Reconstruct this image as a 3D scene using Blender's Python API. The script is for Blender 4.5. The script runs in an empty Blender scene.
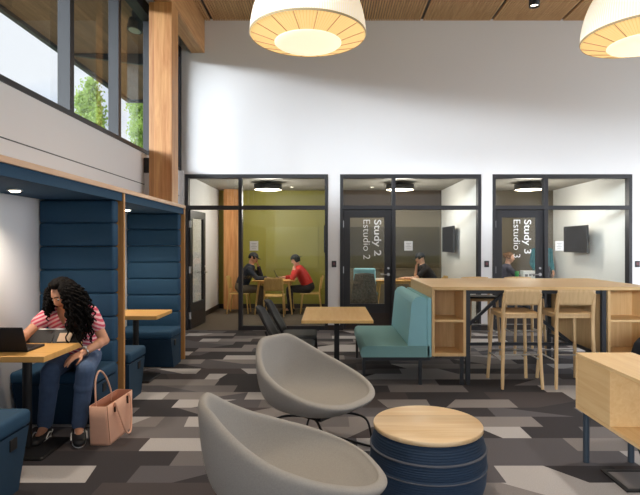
import bpy, math, random
from mathutils import Vector, Matrix, Euler, noise
random.seed(7)
C = bpy.context.scene.collection
PI = math.pi
V = Vector

# ------------------------------------------------------------------ helpers
def lin(c):
    def f(u):
        u /= 255.0
        return u / 12.92 if u <= 0.04045 else ((u + 0.055) / 1.055) ** 2.4
    return (f(c[0]), f(c[1]), f(c[2]), 1.0)

class NT:
    def __init__(s, nt): s.nt = nt
    def n(s, t, **kw):
        x = s.nt.nodes.new(t)
        for k, v in kw.items():
            setattr(x, k, v)
        return x
    def l(s, a, b): s.nt.links.new(a, b)
    def math(s, op, a, b=None, c=None):
        x = s.n('ShaderNodeMath', operation=op)
        for i, q in enumerate((a, b, c)):
            if q is None: continue
            if isinstance(q, (int, float)): x.inputs[i].default_value = q
            else: s.l(q, x.inputs[i])
        return x.outputs[0]

def new_mat(name):
    m = bpy.data.materials.new(name); m.use_nodes = True
    b = m.node_tree.nodes['Principled BSDF']
    return m, NT(m.node_tree), b

def plain(name, col, rough=0.6, metal=0.0, spec=0.5, var=0.0, vs=8.0, bump=0.0, bs=200.0):
    m, t, b = new_mat(name)
    b.inputs['Base Color'].default_value = lin(col)
    b.inputs['Roughness'].default_value = rough
    b.inputs['Metallic'].default_value = metal
    b.inputs['Specular IOR Level'].default_value = spec
    if var or bump:
        tc = t.n('ShaderNodeTexCoord')
    if var:
        nz = t.n('ShaderNodeTexNoise'); nz.inputs['Scale'].default_value = vs; nz.inputs['Detail'].default_value = 3
        t.l(tc.outputs['Object'], nz.inputs['Vector'])
        mx = t.n('ShaderNodeMix', data_type='RGBA')
        l = lin(col)
        mx.inputs['A'].default_value = (l[0]*(1-var), l[1]*(1-var), l[2]*(1-var), 1)
        mx.inputs['B'].default_value = (min(1, l[0]*(1+var)), min(1, l[1]*(1+var)), min(1, l[2]*(1+var)), 1)
        t.l(nz.outputs['Fac'], mx.inputs['Factor']); t.l(mx.outputs['Result'], b.inputs['Base Color'])
    if bump:
        n2 = t.n('ShaderNodeTexNoise'); n2.inputs['Scale'].default_value = bs
        t.l(tc.outputs['Object'], n2.inputs['Vector'])
        bp = t.n('ShaderNodeBump'); bp.inputs['Strength'].default_value = bump; bp.inputs['Distance'].default_value = 0.004
        t.l(n2.outputs['Fac'], bp.inputs['Height']); t.l(bp.outputs['Normal'], b.inputs['Normal'])
    return m

def wood(name, c1, c2, axis='x', scale=1.0, rough=0.45, lam=0.0):
    """grain running along the axis; lam = width of laminations"""
    m, t, b = new_mat(name)
    tc = t.n('ShaderNodeTexCoord'); mp = t.n('ShaderNodeMapping')
    s = {'x': (1.2, 18, 18), 'y': (18, 1.2, 18), 'z': (18, 18, 1.2)}[axis]
    mp.inputs['Scale'].default_value = [q*scale for q in s]
    t.l(tc.outputs['Object'], mp.inputs['Vector'])
    nz = t.n('ShaderNodeTexNoise'); nz.inputs['Scale'].default_value = 1.6; nz.inputs['Detail'].default_value = 5
    nz.inputs['Roughness'].default_value = 0.6; nz.inputs['Distortion'].default_value = 0.6
    t.l(mp.outputs['Vector'], nz.inputs['Vector'])
    rp = t.n('ShaderNodeValToRGB')
    rp.color_ramp.elements[0].position = 0.3; rp.color_ramp.elements[0].color = lin(c2)
    rp.color_ramp.elements[1].position = 0.68; rp.color_ramp.elements[1].color = lin(c1)
    t.l(nz.outputs['Fac'], rp.inputs['Fac'])
    out = rp.outputs['Color']
    if lam:
        sp = t.n('ShaderNodeSeparateXYZ'); t.l(tc.outputs['Object'], sp.inputs[0])
        a = {'x': ('Y', 'Z'), 'y': ('X', 'Z'), 'z': ('X', 'Y')}[axis]
        f1 = t.math('FLOOR', t.math('DIVIDE', sp.outputs[a[0]], lam))
        f2 = t.math('FLOOR', t.math('DIVIDE', sp.outputs[a[1]], lam*2.7))
        wn = t.n('ShaderNodeTexWhiteNoise', noise_dimensions='2D')
        cb = t.n('ShaderNodeCombineXYZ'); t.l(f1, cb.inputs[0]); t.l(f2, cb.inputs[1]); t.l(cb.outputs[0], wn.inputs['Vector'])
        hs = t.n('ShaderNodeHueSaturation'); t.l(out, hs.inputs['Color'])
        t.l(t.math('MULTIPLY_ADD', wn.outputs['Value'], 0.34, 0.83), hs.inputs['Value'])
        out = hs.outputs['Color']
    t.l(out, b.inputs['Base Color']); b.inputs['Roughness'].default_value = rough
    return m

def emit(name, col, strength, base=(255, 250, 235)):
    m, t, b = new_mat(name)
    b.inputs['Base Color'].default_value = lin(base)
    b.inputs['Emission Color'].default_value = lin(col)
    b.inputs['Emission Strength'].default_value = strength
    b.inputs['Roughness'].default_value = 0.7
    return m

def glass(name, tint=(0.97, 0.98, 0.97), refl=0.05, fk=0.32):
    m = bpy.data.materials.new(name); m.use_nodes = True
    nt = m.node_tree; nt.nodes.clear(); t = NT(nt)
    out = t.n('ShaderNodeOutputMaterial'); tr = t.n('ShaderNodeBsdfTransparent'); gl = t.n('ShaderNodeBsdfGlossy')
    tr.inputs['Color'].default_value = (*tint, 1); gl.inputs['Roughness'].default_value = 0.02
    lw = t.n('ShaderNodeLayerWeight'); lw.inputs['Blend'].default_value = 0.25
    mx = t.n('ShaderNodeMixShader')
    t.l(t.math('MULTIPLY_ADD', lw.outputs['Fresnel'], fk, refl*0.35), mx.inputs['Fac'])
    t.l(tr.outputs[0], mx.inputs[1]); t.l(gl.outputs[0], mx.inputs[2]); t.l(mx.outputs[0], out.inputs['Surface'])
    return m

# mesh builder ------------------------------------------------------
def frame(d):
    d = V(d).normalized()
    up = V((0, 0, 1)) if abs(d.z) < 0.95 else V((1, 0, 0))
    a = up.cross(d).normalized(); b = d.cross(a).normalized()
    return a, b

class MB:
    def __init__(s): s.v = []; s.f = []; s.m = []; s.s = []
    def add(s, vs, fs, mi=0, sm=False):
        o = len(s.v); s.v += [tuple(p) for p in vs]
        for f in fs:
            s.f.append([i+o for i in f]); s.m.append(mi); s.s.append(sm)
        return s
    def box(s, x0, x1, y0, y1, z0, z1, mi=0):
        vs = [(x0,y0,z0),(x1,y0,z0),(x1,y1,z0),(x0,y1,z0),(x0,y0,z1),(x1,y0,z1),(x1,y1,z1),(x0,y1,z1)]
        return s.add(vs, [(0,3,2,1),(4,5,6,7),(0,1,5,4),(1,2,6,5),(2,3,7,6),(3,0,4,7)], mi)
    def bar(s, p, q, w, h, mi=0, w2=None, h2=None):
        p, q = V(p), V(q); a, b = frame(q-p); w2 = w2 or w; h2 = h2 or h
        vs = []
        for c, ww, hh in ((p, w, h), (q, w2, h2)):
            for i, j in ((-1,-1),(1,-1),(1,1),(-1,1)):
                vs.append(c + a*(i*ww/2) + b*(j*hh/2))
        return s.add(vs, [(3,2,1,0),(4,5,6,7),(0,1,5,4),(1,2,6,5),(2,3,7,6),(3,0,4,7)], mi)
    def cyl(s, p, q, r0, r1=None, n=20, mi=0, sm=True):
        r1 = r0 if r1 is None else r1
        p, q = V(p), V(q); a, b = frame(q-p); vs = []
        for c, r in ((p, r0), (q, r1)):
            for i in range(n):
                t = 2*PI*i/n; vs.append(c + a*(r*math.cos(t)) + b*(r*math.sin(t)))
        s.add(vs, [(i, (i+1)%n, n+(i+1)%n, n+i) for i in range(n)], mi, sm)
        s.add(vs[:n], [tuple(range(n-1, -1, -1))], mi); s.add(vs[n:], [tuple(range(n))], mi)
        return s
    def tube(s, pts, r, n=10, mi=0, cap=True):
        pts = [V(p) for p in pts]; k = len(pts)
        rs = r if isinstance(r, (list, tuple)) else [r]*k
        T = []
        for i in range(k):
            d = (pts[min(i+1, k-1)] - pts[max(i-1, 0)]); T.append(d.normalized() if d.length > 1e-9 else V((0,0,1)))
        a, b = frame(T[0]); vs = []
        for i in range(k):
            a = (a - T[i]*a.dot(T[i])).normalized(); b = T[i].cross(a)
            for j in range(n):
                t = 2*PI*j/n; vs.append(pts[i] + a*(rs[i]*math.cos(t)) + b*(rs[i]*math.sin(t)))
        fs = [(i*n+j, i*n+(j+1)%n, (i+1)*n+(j+1)%n, (i+1)*n+j) for i in range(k-1) for j in range(n)]
        s.add(vs, fs, mi, True)
        if cap:
            s.add(vs[:n], [tuple(range(n-1, -1, -1))], mi); s.add(vs[-n:], [tuple(range(n))], mi)
        return s
    def lathe(s, prof, c=(0,0,0), n=48, mi=0, sm=True):
        vs = []; c = V(c)
        for r, z in prof:
            for j in range(n):
                t = 2*PI*j/n; vs.append(c + V((r*math.cos(t), r*math.sin(t), z)))
        k = len(prof)
        return s.add(vs, [(i*n+j, i*n+(j+1)%n, (i+1)*n+(j+1)%n, (i+1)*n+j) for i in range(k-1) for j in range(n)], mi, sm)
    def disc(s, c, r, n=48, mi=0, up=True):
        c = V(c); vs = [c + V((r*math.cos(2*PI*j/n), r*math.sin(2*PI*j/n), 0)) for j in range(n)]
        return s.add(vs, [tuple(range(n)) if up else tuple(range(n-1, -1, -1))], mi)
    def prism(s, poly, axis, a0, a1, mi=0, sm=False):
        """poly: 2D points; axis 'x' -> (y,z), 'y' -> (x,z), 'z' -> (x,y)"""
        def P(u, w, a): return {'x': (a,u,w), 'y': (u,a,w), 'z': (u,w,a)}[axis]
        n = len(poly)
        vs = [P(u, w, a0) for u, w in poly] + [P(u, w, a1) for u, w in poly]
        ar = sum(poly[i][0]*poly[(i+1)%n][1]-poly[(i+1)%n][0]*poly[i][1] for i in range(n))
        flip = (ar > 0) == (axis != 'y')
        f0 = tuple(range(n-1, -1, -1)); f1 = tuple(range(n, 2*n))
        side = [(i, (i+1)%n, n+(i+1)%n, n+i) for i in range(n)]
        if not flip:
            f0, f1 = f0[::-1], f1[::-1]; side = [q[::-1] for q in side]
        s.add(vs, [f0, f1], mi, False); s.add(vs, side, mi, sm)
        return s
    def sph(s, c, r, nu=16, nv=10, mi=0, R=None):
        c = V(c); r = r if isinstance(r, (tuple, list)) else (r, r, r); vs = []
        for i in range(nv+1):
            ph = PI*i/nv
            for j in range(nu):
                t = 2*PI*j/nu
                p = V((r[0]*math.sin(ph)*math.cos(t), r[1]*math.sin(ph)*math.sin(t), r[2]*math.cos(ph)))
                vs.append(c + (R @ p if R else p))
        return s.add(vs, [((i+1)*nu+j, (i+1)*nu+(j+1)%nu, i*nu+(j+1)%nu, i*nu+j) for i in range(nv) for j in range(nu)], mi, True)
    def cap(s, p, q, r0, r1, n=14, mi=0):
        p, q = V(p), V(q)
        s.sph(p, r0, n, 8, mi); s.sph(q, r1, n, 8, mi)
        if (q-p).length > 1e-6: s.cyl(p, q, r0, r1, n, mi)
        return s
    def rbox(s, x0, x1, y0, y1, z0, z1, r, mi=0, k=4):
        """soft box: superellipse sections with rounded rims"""
        cx, cy = (x0+x1)/2, (y0+y1)/2; n = 12*k
        def ring(ins, z):
            out = []
            hx, hy = (x1-x0)/2-ins, (y1-y0)/2-ins; rr = max(r-ins, 0.001)
            for q in range(4):
                sx, sy = ((1,1),(-1,1),(-1,-1),(1,-1))[q]
                for i in range(k*3):
                    t = PI/2*(q + i/(k*3-1))
                    out.append((cx+sx*(hx-rr)+rr*math.cos(t), cy+sy*(hy-rr)+rr*math.sin(t), z))
            return out
        rings = []
        h = min(r, (z1-z0)/2)
        for i in range(k+1):
            t = PI/2*i/k; rings.append(ring(h*(1-math.sin(t)), z0+h*(1-math.cos(t))))
        for i in range(k+1):
            t = PI/2*i/k; rings.append(ring(h*(1-math.cos(t)), z1-h*(1-math.sin(t))))
        m = len(rings[0]); vs = [p for rg in rings for p in rg]
        s.add(vs, [(i*m+j, i*m+(j+1)%m, (i+1)*m+(j+1)%m, (i+1)*m+j) for i in range(len(rings)-1) for j in range(m)], mi, True)
        s.add(rings[0], [tuple(range(m-1, -1, -1))], mi, True); s.add(rings[-1], [tuple(range(m))], mi, True)
        return s
    def mesh(s, name, mats):
        me = bpy.data.meshes.new(name); me.from_pydata(s.v, [], s.f)
        for m in (mats if isinstance(mats, (list, tuple)) else [mats]): me.materials.append(m)
        me.polygons.foreach_set('material_index', s.m); me.polygons.foreach_set('use_smooth', s.s); me.update()
        return me
    def build(s, name, mats, parent=None, bevel=0.0, sub=0, loc=None):
        o = bpy.data.objects.new(name, s.mesh(name, mats)); C.objects.link(o)
        if parent: o.parent = parent
        if loc: o.location = loc
        if bevel:
            b = o.modifiers.new('bevel', 'BEVEL'); b.width = bevel; b.segments = 2; b.limit_method = 'ANGLE'; b.angle_limit = 0.7
        if sub:
            u = o.modifiers.new('sub', 'SUBSURF'); u.levels = u.render_levels = sub
        return o

def tag(o, label=None, cat=None, group=None, kind=None):
    if label: o['label'] = label
    if cat: o['category'] = cat
    if group: o['group'] = group
    if kind: o['kind'] = kind
    return o
def thing(name, label, cat, loc=(0,0,0), rz=0.0, group=None):
    o = bpy.data.objects.new(name, None); C.objects.link(o); o.empty_display_size = 0.1
    o.location = loc; o.rotation_euler = (0, 0, rz)
    return tag(o, label, cat, group)
def struct(o): o['kind'] = 'structure'; return o
def copy_tree(o, parent=None):
    c = o.copy(); C.objects.link(c)
    if parent: c.parent = parent
    for ch in list(o.children): copy_tree(ch, c)
    return c
def evaluated(o):
    dg = bpy.context.evaluated_depsgraph_get(); dg.update()
    return bpy.data.meshes.new_from_object(o.evaluated_get(dg))
def bez(p0, p1, p2, p3, n=10):
    p0, p1, p2, p3 = V(p0), V(p1), V(p2), V(p3); out = []
    for i in range(n+1):
        t = i/n; u = 1-t; out.append(p0*u**3 + p1*3*u*u*t + p2*3*u*t*t + p3*t**3)
    return out
def spline(P, n=8):
    P = [V(p) for p in P]; out = []
    for i in range(len(P)-1):
        a = P[max(i-1, 0)]; b = P[i]; c = P[i+1]; d = P[min(i+2, len(P)-1)]
        for k in range(n):
            t = k/n
            out.append(0.5*((2*b) + (c-a)*t + (2*a-5*b+4*c-d)*t*t + (3*b-a-3*c+d)*t**3))
    out.append(P[-1]); return out
def light(name, kind, loc, energy, col=(1,1,1), size=0.3, size_y=None, rot=(0,0,0), parent=None, **kw):
    l = bpy.data.lights.new(name, kind); l.energy = energy; l.color = col
    if kind == 'AREA':
        l.size = size
        if size_y: l.shape = 'RECTANGLE'; l.size_y = size_y
    elif kind != 'SUN': l.shadow_soft_size = size
    for k, v in kw.items(): setattr(l, k, v)
    o = bpy.data.objects.new(name, l); C.objects.link(o); o.location = loc; o.rotation_euler = rot
    if parent: o.parent = parent
    return o

# ------------------------------------------------------------------ materials
M = {}
M['white_wall'] = plain('white_wall', (236, 236, 238), 0.85, bump=0.03, bs=300)
M['room_white'] = plain('room_white', (236, 236, 234), 0.8)
M['olive'] = plain('olive_wall', (146, 140, 56), 0.5, var=0.05, vs=2)
M['brown'] = plain('brown_wall', (78, 64, 50), 0.7, var=0.05, vs=2)
M['taupe'] = plain('taupe_wall', (116, 107, 88), 0.7, var=0.05, vs=2)
M['olive_board'] = plain('olive_board', (68, 60, 34), 0.35)
M['black_frame'] = plain('black_frame', (42, 42, 46), 0.45)
M['black'] = plain('black', (18, 18, 20), 0.5)
M['soft_black'] = plain('soft_black', (26, 27, 31), 0.55, var=0.1, vs=30)
M['screen'] = plain('screen', (20, 16, 14), 0.5, spec=0.06)
M['steel'] = plain('steel', (190, 190, 192), 0.28, metal=1.0)
M['gunmetal'] = plain('gunmetal', (58, 62, 68), 0.4, metal=0.3)
M['blue_leg'] = plain('blue_leg', (50, 62, 74), 0.4)
M['navy'] = plain('navy_fabric', (26, 68, 98), 0.8, var=0.1, vs=60, bump=0.15, bs=500)
M['navy_dark'] = plain('navy_base', (24, 58, 84), 0.75, var=0.1, vs=40)
M['teal'] = plain('teal_fabric', (150, 208, 220), 0.85, var=0.08, vs=90, bump=0.15, bs=500)
M['teal_seat'] = plain('teal_seat_fabric', (130, 178, 180), 0.85, var=0.1, vs=90, bump=0.15, bs=500)
M['grey_fab'] = plain('grey_felt', (164, 162, 158), 0.9, var=0.16, vs=160, bump=0.25, bs=420)
M['oak_x'] = wood('oak_x', (236, 204, 152), (224, 186, 130), 'x')
M['oak_y'] = wood('oak_y', (236, 204, 152), (224, 186, 130), 'y')
M['oak_z'] = wood('oak_z', (232, 198, 146), (216, 178, 124), 'z')
M['oak_warm'] = wood('oak_warm', (228, 180, 108), (214, 162, 90), 'x')
M['oak_warm_y'] = wood('oak_warm_y', (246, 208, 138), (236, 192, 118), 'y')
M['ply'] = wood('ply', (226, 194, 148), (208, 174, 126), 'z')
M['chair_ply'] = wood('chair_ply', (222, 184, 112), (204, 164, 92), 'z')
M['glulam_z'] = wood('glulam_z', (216, 164, 108), (182, 120, 70), 'z', 0.7, 0.5, lam=0.11)
M['glulam_y'] = wood('glulam_y', (210, 164, 112), (176, 122, 76), 'y', 0.7, 0.5, lam=0.11)
M['slat'] = wood('slat', (216, 176, 126), (186, 142, 96), 'y', 0.8, 0.6)
M['trim_wood'] = wood('trim_wood', (222, 188, 158), (204, 166, 134), 'y')
M['post_wood'] = wood('post_wood', (206, 154, 92), (184, 130, 72), 'z')
M['pine_disc'] = wood('pine_disc', (244, 220, 182), (222, 186, 136), 'x', 0.55, 0.4, lam=0.13)
M['soffit'] = wood('soffit', (150, 112, 84), (122, 88, 64), 'y', 0.7, 0.6, lam=0.14)
M['paper'] = plain('paper', (240, 240, 238), 0.8)
M['ink'] = plain('ink', (120, 120, 120), 0.8)
M['letter'] = plain('white_vinyl', (252, 253, 252), 0.6)
M['blush'] = plain('blush_leather', (232, 182, 156), 0.5, var=0.05, vs=20)
M['blush_dark'] = plain('blush_inside', (170, 110, 86), 0.7)
M['glass'] = glass('clear_glass')
M['ext_glass'] = glass('window_glass', (0.97, 0.985, 0.99), 0.03, 0.15)
M['diffuser'] = emit('lamp_diffuser', (255, 236, 200), 0.8, (235, 225, 205))
M['drum_glow'] = emit('drum_diffuser', (255, 236, 205), 9.0)
M['spot_glow'] = emit('spot_glow', (255, 236, 205), 14.0)
M['study_carpet'] = plain('study_carpet', (98, 88, 76), 0.95, var=0.15, vs=40, bump=0.2)
M['base'] = plain('dark_base', (52, 44, 40), 0.6)
M['bark'] = plain('bark', (96, 84, 70), 0.9, var=0.2)
M['ground'] = plain('ground', (120, 130, 96), 0.95, var=0.2, vs=0.5)

# pleated lamp shade -------------------------------------------------
def pleat(name, base, glow, strength, n):
    m, t, b = new_mat(name)
    tc = t.n('ShaderNodeTexCoord'); sp = t.n('ShaderNodeSeparateXYZ'); t.l(tc.outputs['Object'], sp.inputs[0])
    ang = t.math('ARCTAN2', sp.outputs['Y'], sp.outputs['X'])
    w = t.math('MULTIPLY_ADD', t.math('SINE', t.math('MULTIPLY', ang, n)), 0.5, 0.5)
    rp = t.n('ShaderNodeValToRGB'); l = lin(base)
    rp.color_ramp.elements[0].color = (l[0]*0.86, l[1]*0.83, l[2]*0.78, 1); rp.color_ramp.elements[1].color = l
    rp.color_ramp.elements[0].position = 0.0; rp.color_ramp.elements[1].position = 0.6
    t.l(w, rp.inputs['Fac']); t.l(rp.outputs['Color'], b.inputs['Base Color'])
    g = lin(glow); mx = t.n('ShaderNodeMix', data_type='RGBA')
    mx.inputs['A'].default_value = (g[0]*0.85, g[1]*0.80, g[2]*0.72, 1); mx.inputs['B'].default_value = g
    t.l(w, mx.inputs['Factor']); t.l(mx.outputs['Result'], b.inputs['Emission Color'])
    b.inputs['Emission Strength'].default_value = strength; b.inputs['Roughness'].default_value = 0.9
    return m
M['pleat_out'] = pleat('pleated_shade', (246, 242, 234), (255, 232, 190), 0.42, 150)
M['pleat_under'] = pleat('pleated_underside', (236, 206, 148), (255, 214, 140), 0.7, 110)

# carpet: long planks in mixed greys, some cut on the slant -----------
def carpet():
    m, t, b = new_mat('plank_carpet')
    tc = t.n('ShaderNodeTexCoord'); sp = t.n('ShaderNodeSeparateXYZ'); t.l(tc.outputs['Object'], sp.inputs[0])
    x, y = sp.outputs['X'], sp.outputs['Y']
    yy = t.math('DIVIDE', y, 0.25); row = t.math('FLOOR', yy); fv = t.math('FRACT', yy)
    w1 = t.n('ShaderNodeTexWhiteNoise', noise_dimensions='1D'); t.l(row, w1.inputs['W'])
    u = t.math('ADD', t.math('DIVIDE', x, 0.80), t.math('MULTIPLY', w1.outputs['Value'], 7.0))
    col = t.math('FLOOR', u); fu = t.math('FRACT', u)
    cb = t.n('ShaderNodeCombineXYZ'); t.l(col, cb.inputs[0]); t.l(row, cb.inputs[1])
    w2 = t.n('ShaderNodeTexWhiteNoise', noise_dimensions='2D'); t.l(cb.outputs[0], w2.inputs['Vector'])
    sc = t.n('ShaderNodeSeparateColor'); t.l(w2.outputs['Color'], sc.inputs[0])
    k = t.math('MULTIPLY_ADD', sc.outputs[1], 1.5, -0.75)
    pos = t.math('MULTIPLY_ADD', sc.outputs[0], 0.6, 0.2)
    cut = t.math('GREATER_THAN', t.math('ADD', t.math('SUBTRACT', fu, pos), t.math('MULTIPLY', t.math('SUBTRACT', fv, 0.5), k)), 0.0)
    half = t.math('MULTIPLY', cut, t.math('GREATER_THAN', sc.outputs[2], 0.15))
    cb2 = t.n('ShaderNodeCombineXYZ'); t.l(col, cb2.inputs[0]); t.l(row, cb2.inputs[1]); t.l(t.math('MULTIPLY_ADD', half, 1.0, 3.0), cb2.inputs[2])
    w3 = t.n('ShaderNodeTexWhiteNoise', noise_dimensions='3D'); t.l(cb2.outputs[0], w3.inputs['Vector'])
    rp = t.n('ShaderNodeValToRGB'); rp.color_ramp.interpolation = 'CONSTANT'
    el = rp.color_ramp.elements
    cols = [(0.0, (58, 56, 60)), (0.22, (92, 90, 95)), (0.38, (74, 69, 71)), (0.54, (112, 109, 111)), (0.70, (134, 130, 130)), (0.86, (178, 176, 177))]
    el[0].color = lin(cols[0][1]); el[1].position = cols[1][0]; el[1].color = lin(cols[1][1])
    for p, c in cols[2:]:
        e = el.new(p); e.color = lin(c)
    t.l(w3.outputs['Value'], rp.inputs['Fac'])
    nz = t.n('ShaderNodeTexNoise'); nz.inputs['Scale'].default_value = 140; nz.inputs['Detail'].default_value = 2
    t.l(tc.outputs['Object'], nz.inputs['Vector'])
    hs = t.n('ShaderNodeHueSaturation'); t.l(rp.outputs['Color'], hs.inputs['Color'])
    t.l(t.math('MULTIPLY_ADD', nz.outputs['Fac'], 0.5, 0.75), hs.inputs['Value'])
    t.l(hs.outputs['Color'], b.inputs['Base Color']); b.inputs['Roughness'].default_value = 0.92
    b.inputs['Specular IOR Level'].default_value = 0.25
    bp = t.n('ShaderNodeBump'); bp.inputs['Strength'].default_value = 0.25; bp.inputs['Distance'].default_value = 0.004
    t.l(nz.outputs['Fac'], bp.inputs['Height']); t.l(bp.outputs['Normal'], b.inputs['Normal'])
    return m
M['carpet'] = carpet()

def stripes(name, c1, c2, freq):
    m, t, b = new_mat(name)
    tc = t.n('ShaderNodeTexCoord'); sp = t.n('ShaderNodeSeparateXYZ'); t.l(tc.outputs['Object'], sp.inputs[0])
    q = t.math('ADD', sp.outputs['Z'], t.math('MULTIPLY', t.math('ABSOLUTE', sp.outputs['Y']), 0.5))
    w = t.math('SINE', t.math('MULTIPLY', q, freq))
    rp = t.n('ShaderNodeValToRGB'); rp.color_ramp.elements[0].color = lin(c1); rp.color_ramp.elements[1].color = lin(c2)
    rp.color_ramp.elements[0].position = 0.45; rp.color_ramp.elements[1].position = 0.6
    t.l(t.math('MULTIPLY_ADD', w, 0.5, 0.5), rp.inputs['Fac']); t.l(rp.outputs['Color'], b.inputs['Base Color'])
    b.inputs['Roughness'].default_value = 0.85
    return m

# ------------------------------------------------------------------ camera, world
cam = bpy.data.cameras.new('camera'); camo = bpy.data.objects.new('camera', cam); C.objects.link(camo)
camo.location = (0, 0, 1.5); camo.rotation_euler = (PI/2, 0, 0)
FPX = 515.0
cam.sensor_width = 36.0; cam.lens = FPX/640*36.0
cam.shift_x = -8/640; cam.shift_y = -2.5/640
cam.clip_start = 0.05; cam.clip_end = 300
bpy.context.scene.camera = camo

w = bpy.data.worlds.new('sky'); bpy.context.scene.world = w; w.use_nodes = True
t = NT(w.node_tree); bg = w.node_tree.nodes['Background']
tc = t.n('ShaderNodeTexCoord'); mp = t.n('ShaderNodeMapping'); mp.inputs['Scale'].default_value = (2.0, 2.0, 5.0)
t.l(tc.outputs['Generated'], mp.inputs['Vector'])
nz = t.n('ShaderNodeTexNoise'); nz.inputs['Scale'].default_value = 1.4; nz.inputs['Detail'].default_value = 6
t.l(mp.outputs['Vector'], nz.inputs['Vector'])
rp = t.n('ShaderNodeValToRGB'); rp.color_ramp.elements[0].color = lin((206, 219, 238)); rp.color_ramp.elements[1].color = lin((244, 247, 252))
rp.color_ramp.elements[0].position = 0.38; rp.color_ramp.elements[1].position = 0.58
t.l(nz.outputs['Fac'], rp.inputs['Fac']); t.l(rp.outputs['Color'], bg.inputs['Color']); bg.inputs['Strength'].default_value = 1.0

sc = bpy.context.scene
sc.view_settings.view_transform = 'Standard'; sc.view_settings.look = 'None'
sc.view_settings.gamma = 1.0; sc.view_settings.exposure = 0.25; sc.view_settings.use_curve_mapping = False
sc.cycles.use_denoising = True
sc.cycles.max_bounces = 10; sc.cycles.transparent_max_bounces = 16; sc.cycles.sample_clamp_indirect = 4.0

def at(px, py, d):
    k = d/FPX
    return V(((px-328)*k, d, 1.5-(py-245)*k))

# ------------------------------------------------------------------ setting
YB, YR, ZC = 9.07, 12.26, 5.48      # back wall, rear of study rooms, ceiling
YN, XR, XL = -4.0, 8.0, -2.6
struct(MB().box(-2.6, XR, YN, YB+0.02, -0.12, 0).build('floor', M['carpet']))
struct(MB().box(-2.6, XR, YB+0.02, YR, -0.12, 0).build('floor_study', M['study_carpet']))
struct(MB().box(-60, 60, -60, 60, -0.3, -0.15).build('ground', M['ground']))

# left wall: solid below the clerestory and above its head
struct(MB().box(-2.85, XL, YN, YR, -0.1, 2.80).box(-2.85, XL, YN, YB, 4.96, 5.5).build('wall_left', M['white_wall']))
struct(MB().box(XL, XL+0.004, YN, YB-0.001, 2.352, 2.362).build('trim_1', M['gunmetal']))
# back wall with three openings
OP = [(-2.518, 0.0), (0.211, 2.694), (2.896, 5.352)]; ZO = 2.745
mb = MB()
xs = [-2.6, *[q for o in OP for q in o], XR]
for i in range(0, len(xs), 2): mb.box(xs[i], xs[i+1], YB, YB+0.16, 0, ZO)
mb.box(-2.6, XR, YB, YB+0.16, ZO, ZC)
struct(mb.build('wall_back', M['white_wall']))
struct(MB().box(0.0, 0.211, YB-0.012, YB, 0, 0.09).box(2.694, 2.896, YB-0.012, YB, 0, 0.09).box(5.352, XR, YB-0.012, YB, 0, 0.09).build('baseboard_back', M['base']))
# right and rear walls stand outside the view: openings added to admit fill light
struct(MB().box(XR, XR+0.2, YN, YR, 0, 0.6).box(XR, XR+0.2, YN, YR, 3.6, 5.5).box(XR, XR+0.2, 8.9, YR, 0.6, 3.6).box(XR, XR+0.2, YN, 4.5, 0.6, 3.6).build('wall_right', M['white_wall']))
struct(MB().box(-2.85, XR+0.2, YN-0.2, YN, 0, 0.4).box(-2.85, XR+0.2, YN-0.2, YN, 3.7, 5.5).box(-2.85, -2.3, YN-0.2, YN, 0.4, 3.7).box(7.4, XR+0.2, YN-0.2, YN, 0.4, 3.7).build('wall_rear', M['white_wall']))
# ceiling of wooden slats under the roof slab
mb = MB(); x = XL+0.012; i = 0
while x < XR-0.03:
    if i % 28 != 12: mb.box(x, x+0.027, YN, YB-0.002, ZC-0.03, ZC+0.012)
    x += 0.044; i += 1
mb.box(XL, XR, YN, YB, ZC+0.012, ZC+0.03, 1)
struct(mb.build('ceiling', [M['slat'], M['base']]))
mb = MB().box(-5.45, XR+0.2, YN-2.4, 14.2, 5.512, 5.8, 0)
mb.box(-5.55, -5.45, YN-2.4, 14.3, 5.44, 5.85, 1).box(-5.45, XR+0.2, 14.2, 14.3, 5.44, 5.85, 1)
struct(mb.build('roof', [M['soffit'], M['gunmetal']]))
# tapered steel outrigger under the canopy
struct(MB().prism([(-5.3, 5.46), (-2.87, 5.14), (-2.87, 5.5), (-5.3, 5.5)], 'y', 10.76, 10.84).build('beam_outside', M['black_frame']))
# glulam beam and column
struct(MB().box(-2.41, -2.17, YN, YB-0.002, 4.88, ZC-0.03).build('beam_left', M['glulam_y'], bevel=0.006))
struct(MB().box(-2.49, -2.17, 7.16, 7.46, 0, 4.88).build('column_left', M['glulam_z'], bevel=0.006))
struct(MB().box(-2.6, -2.49, 7.26, 7.42, 2.52, 2.73).build('trim_2', M['black_frame'], bevel=0.004))
struct(MB().box(-2.6, -2.5, 7.28, 7.40, 0, 2.52).build('trim_3', M['white_wall']))
struct(MB().box(-2.6, -2.535, 9.0, 9.066, 2.0, 2.80).build('trim_4', M['white_wall']))

# clerestory window
win = bpy.data.objects.new('window_1', None); C.objects.link(win); struct(win)
mb = MB()
mb.box(-2.74, -2.585, YN, YB, 2.80, 2.85).box(-2.74, -2.585, YN, YB, 4.80, 4.97)
edges = [0.39+1.2*k for k in range(-3, 8)]
for y in edges: mb.box(-2.726, -2.6, y, y+0.085, 2.85, 4.80)
mb.box(-2.726, -2.58, 8.98, YB-0.002, 2.80, 4.97)
mb.build('window_frame', plain('dark_bronze', (30, 32, 38), 0.5), win)
for y0, y1 in zip(edges[:-1], edges[1:]):
    MB().box(-2.70, -2.692, y0+0.085, y1, 2.85, 4.80).build('glass_pane', M['ext_glass'], win)

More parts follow.
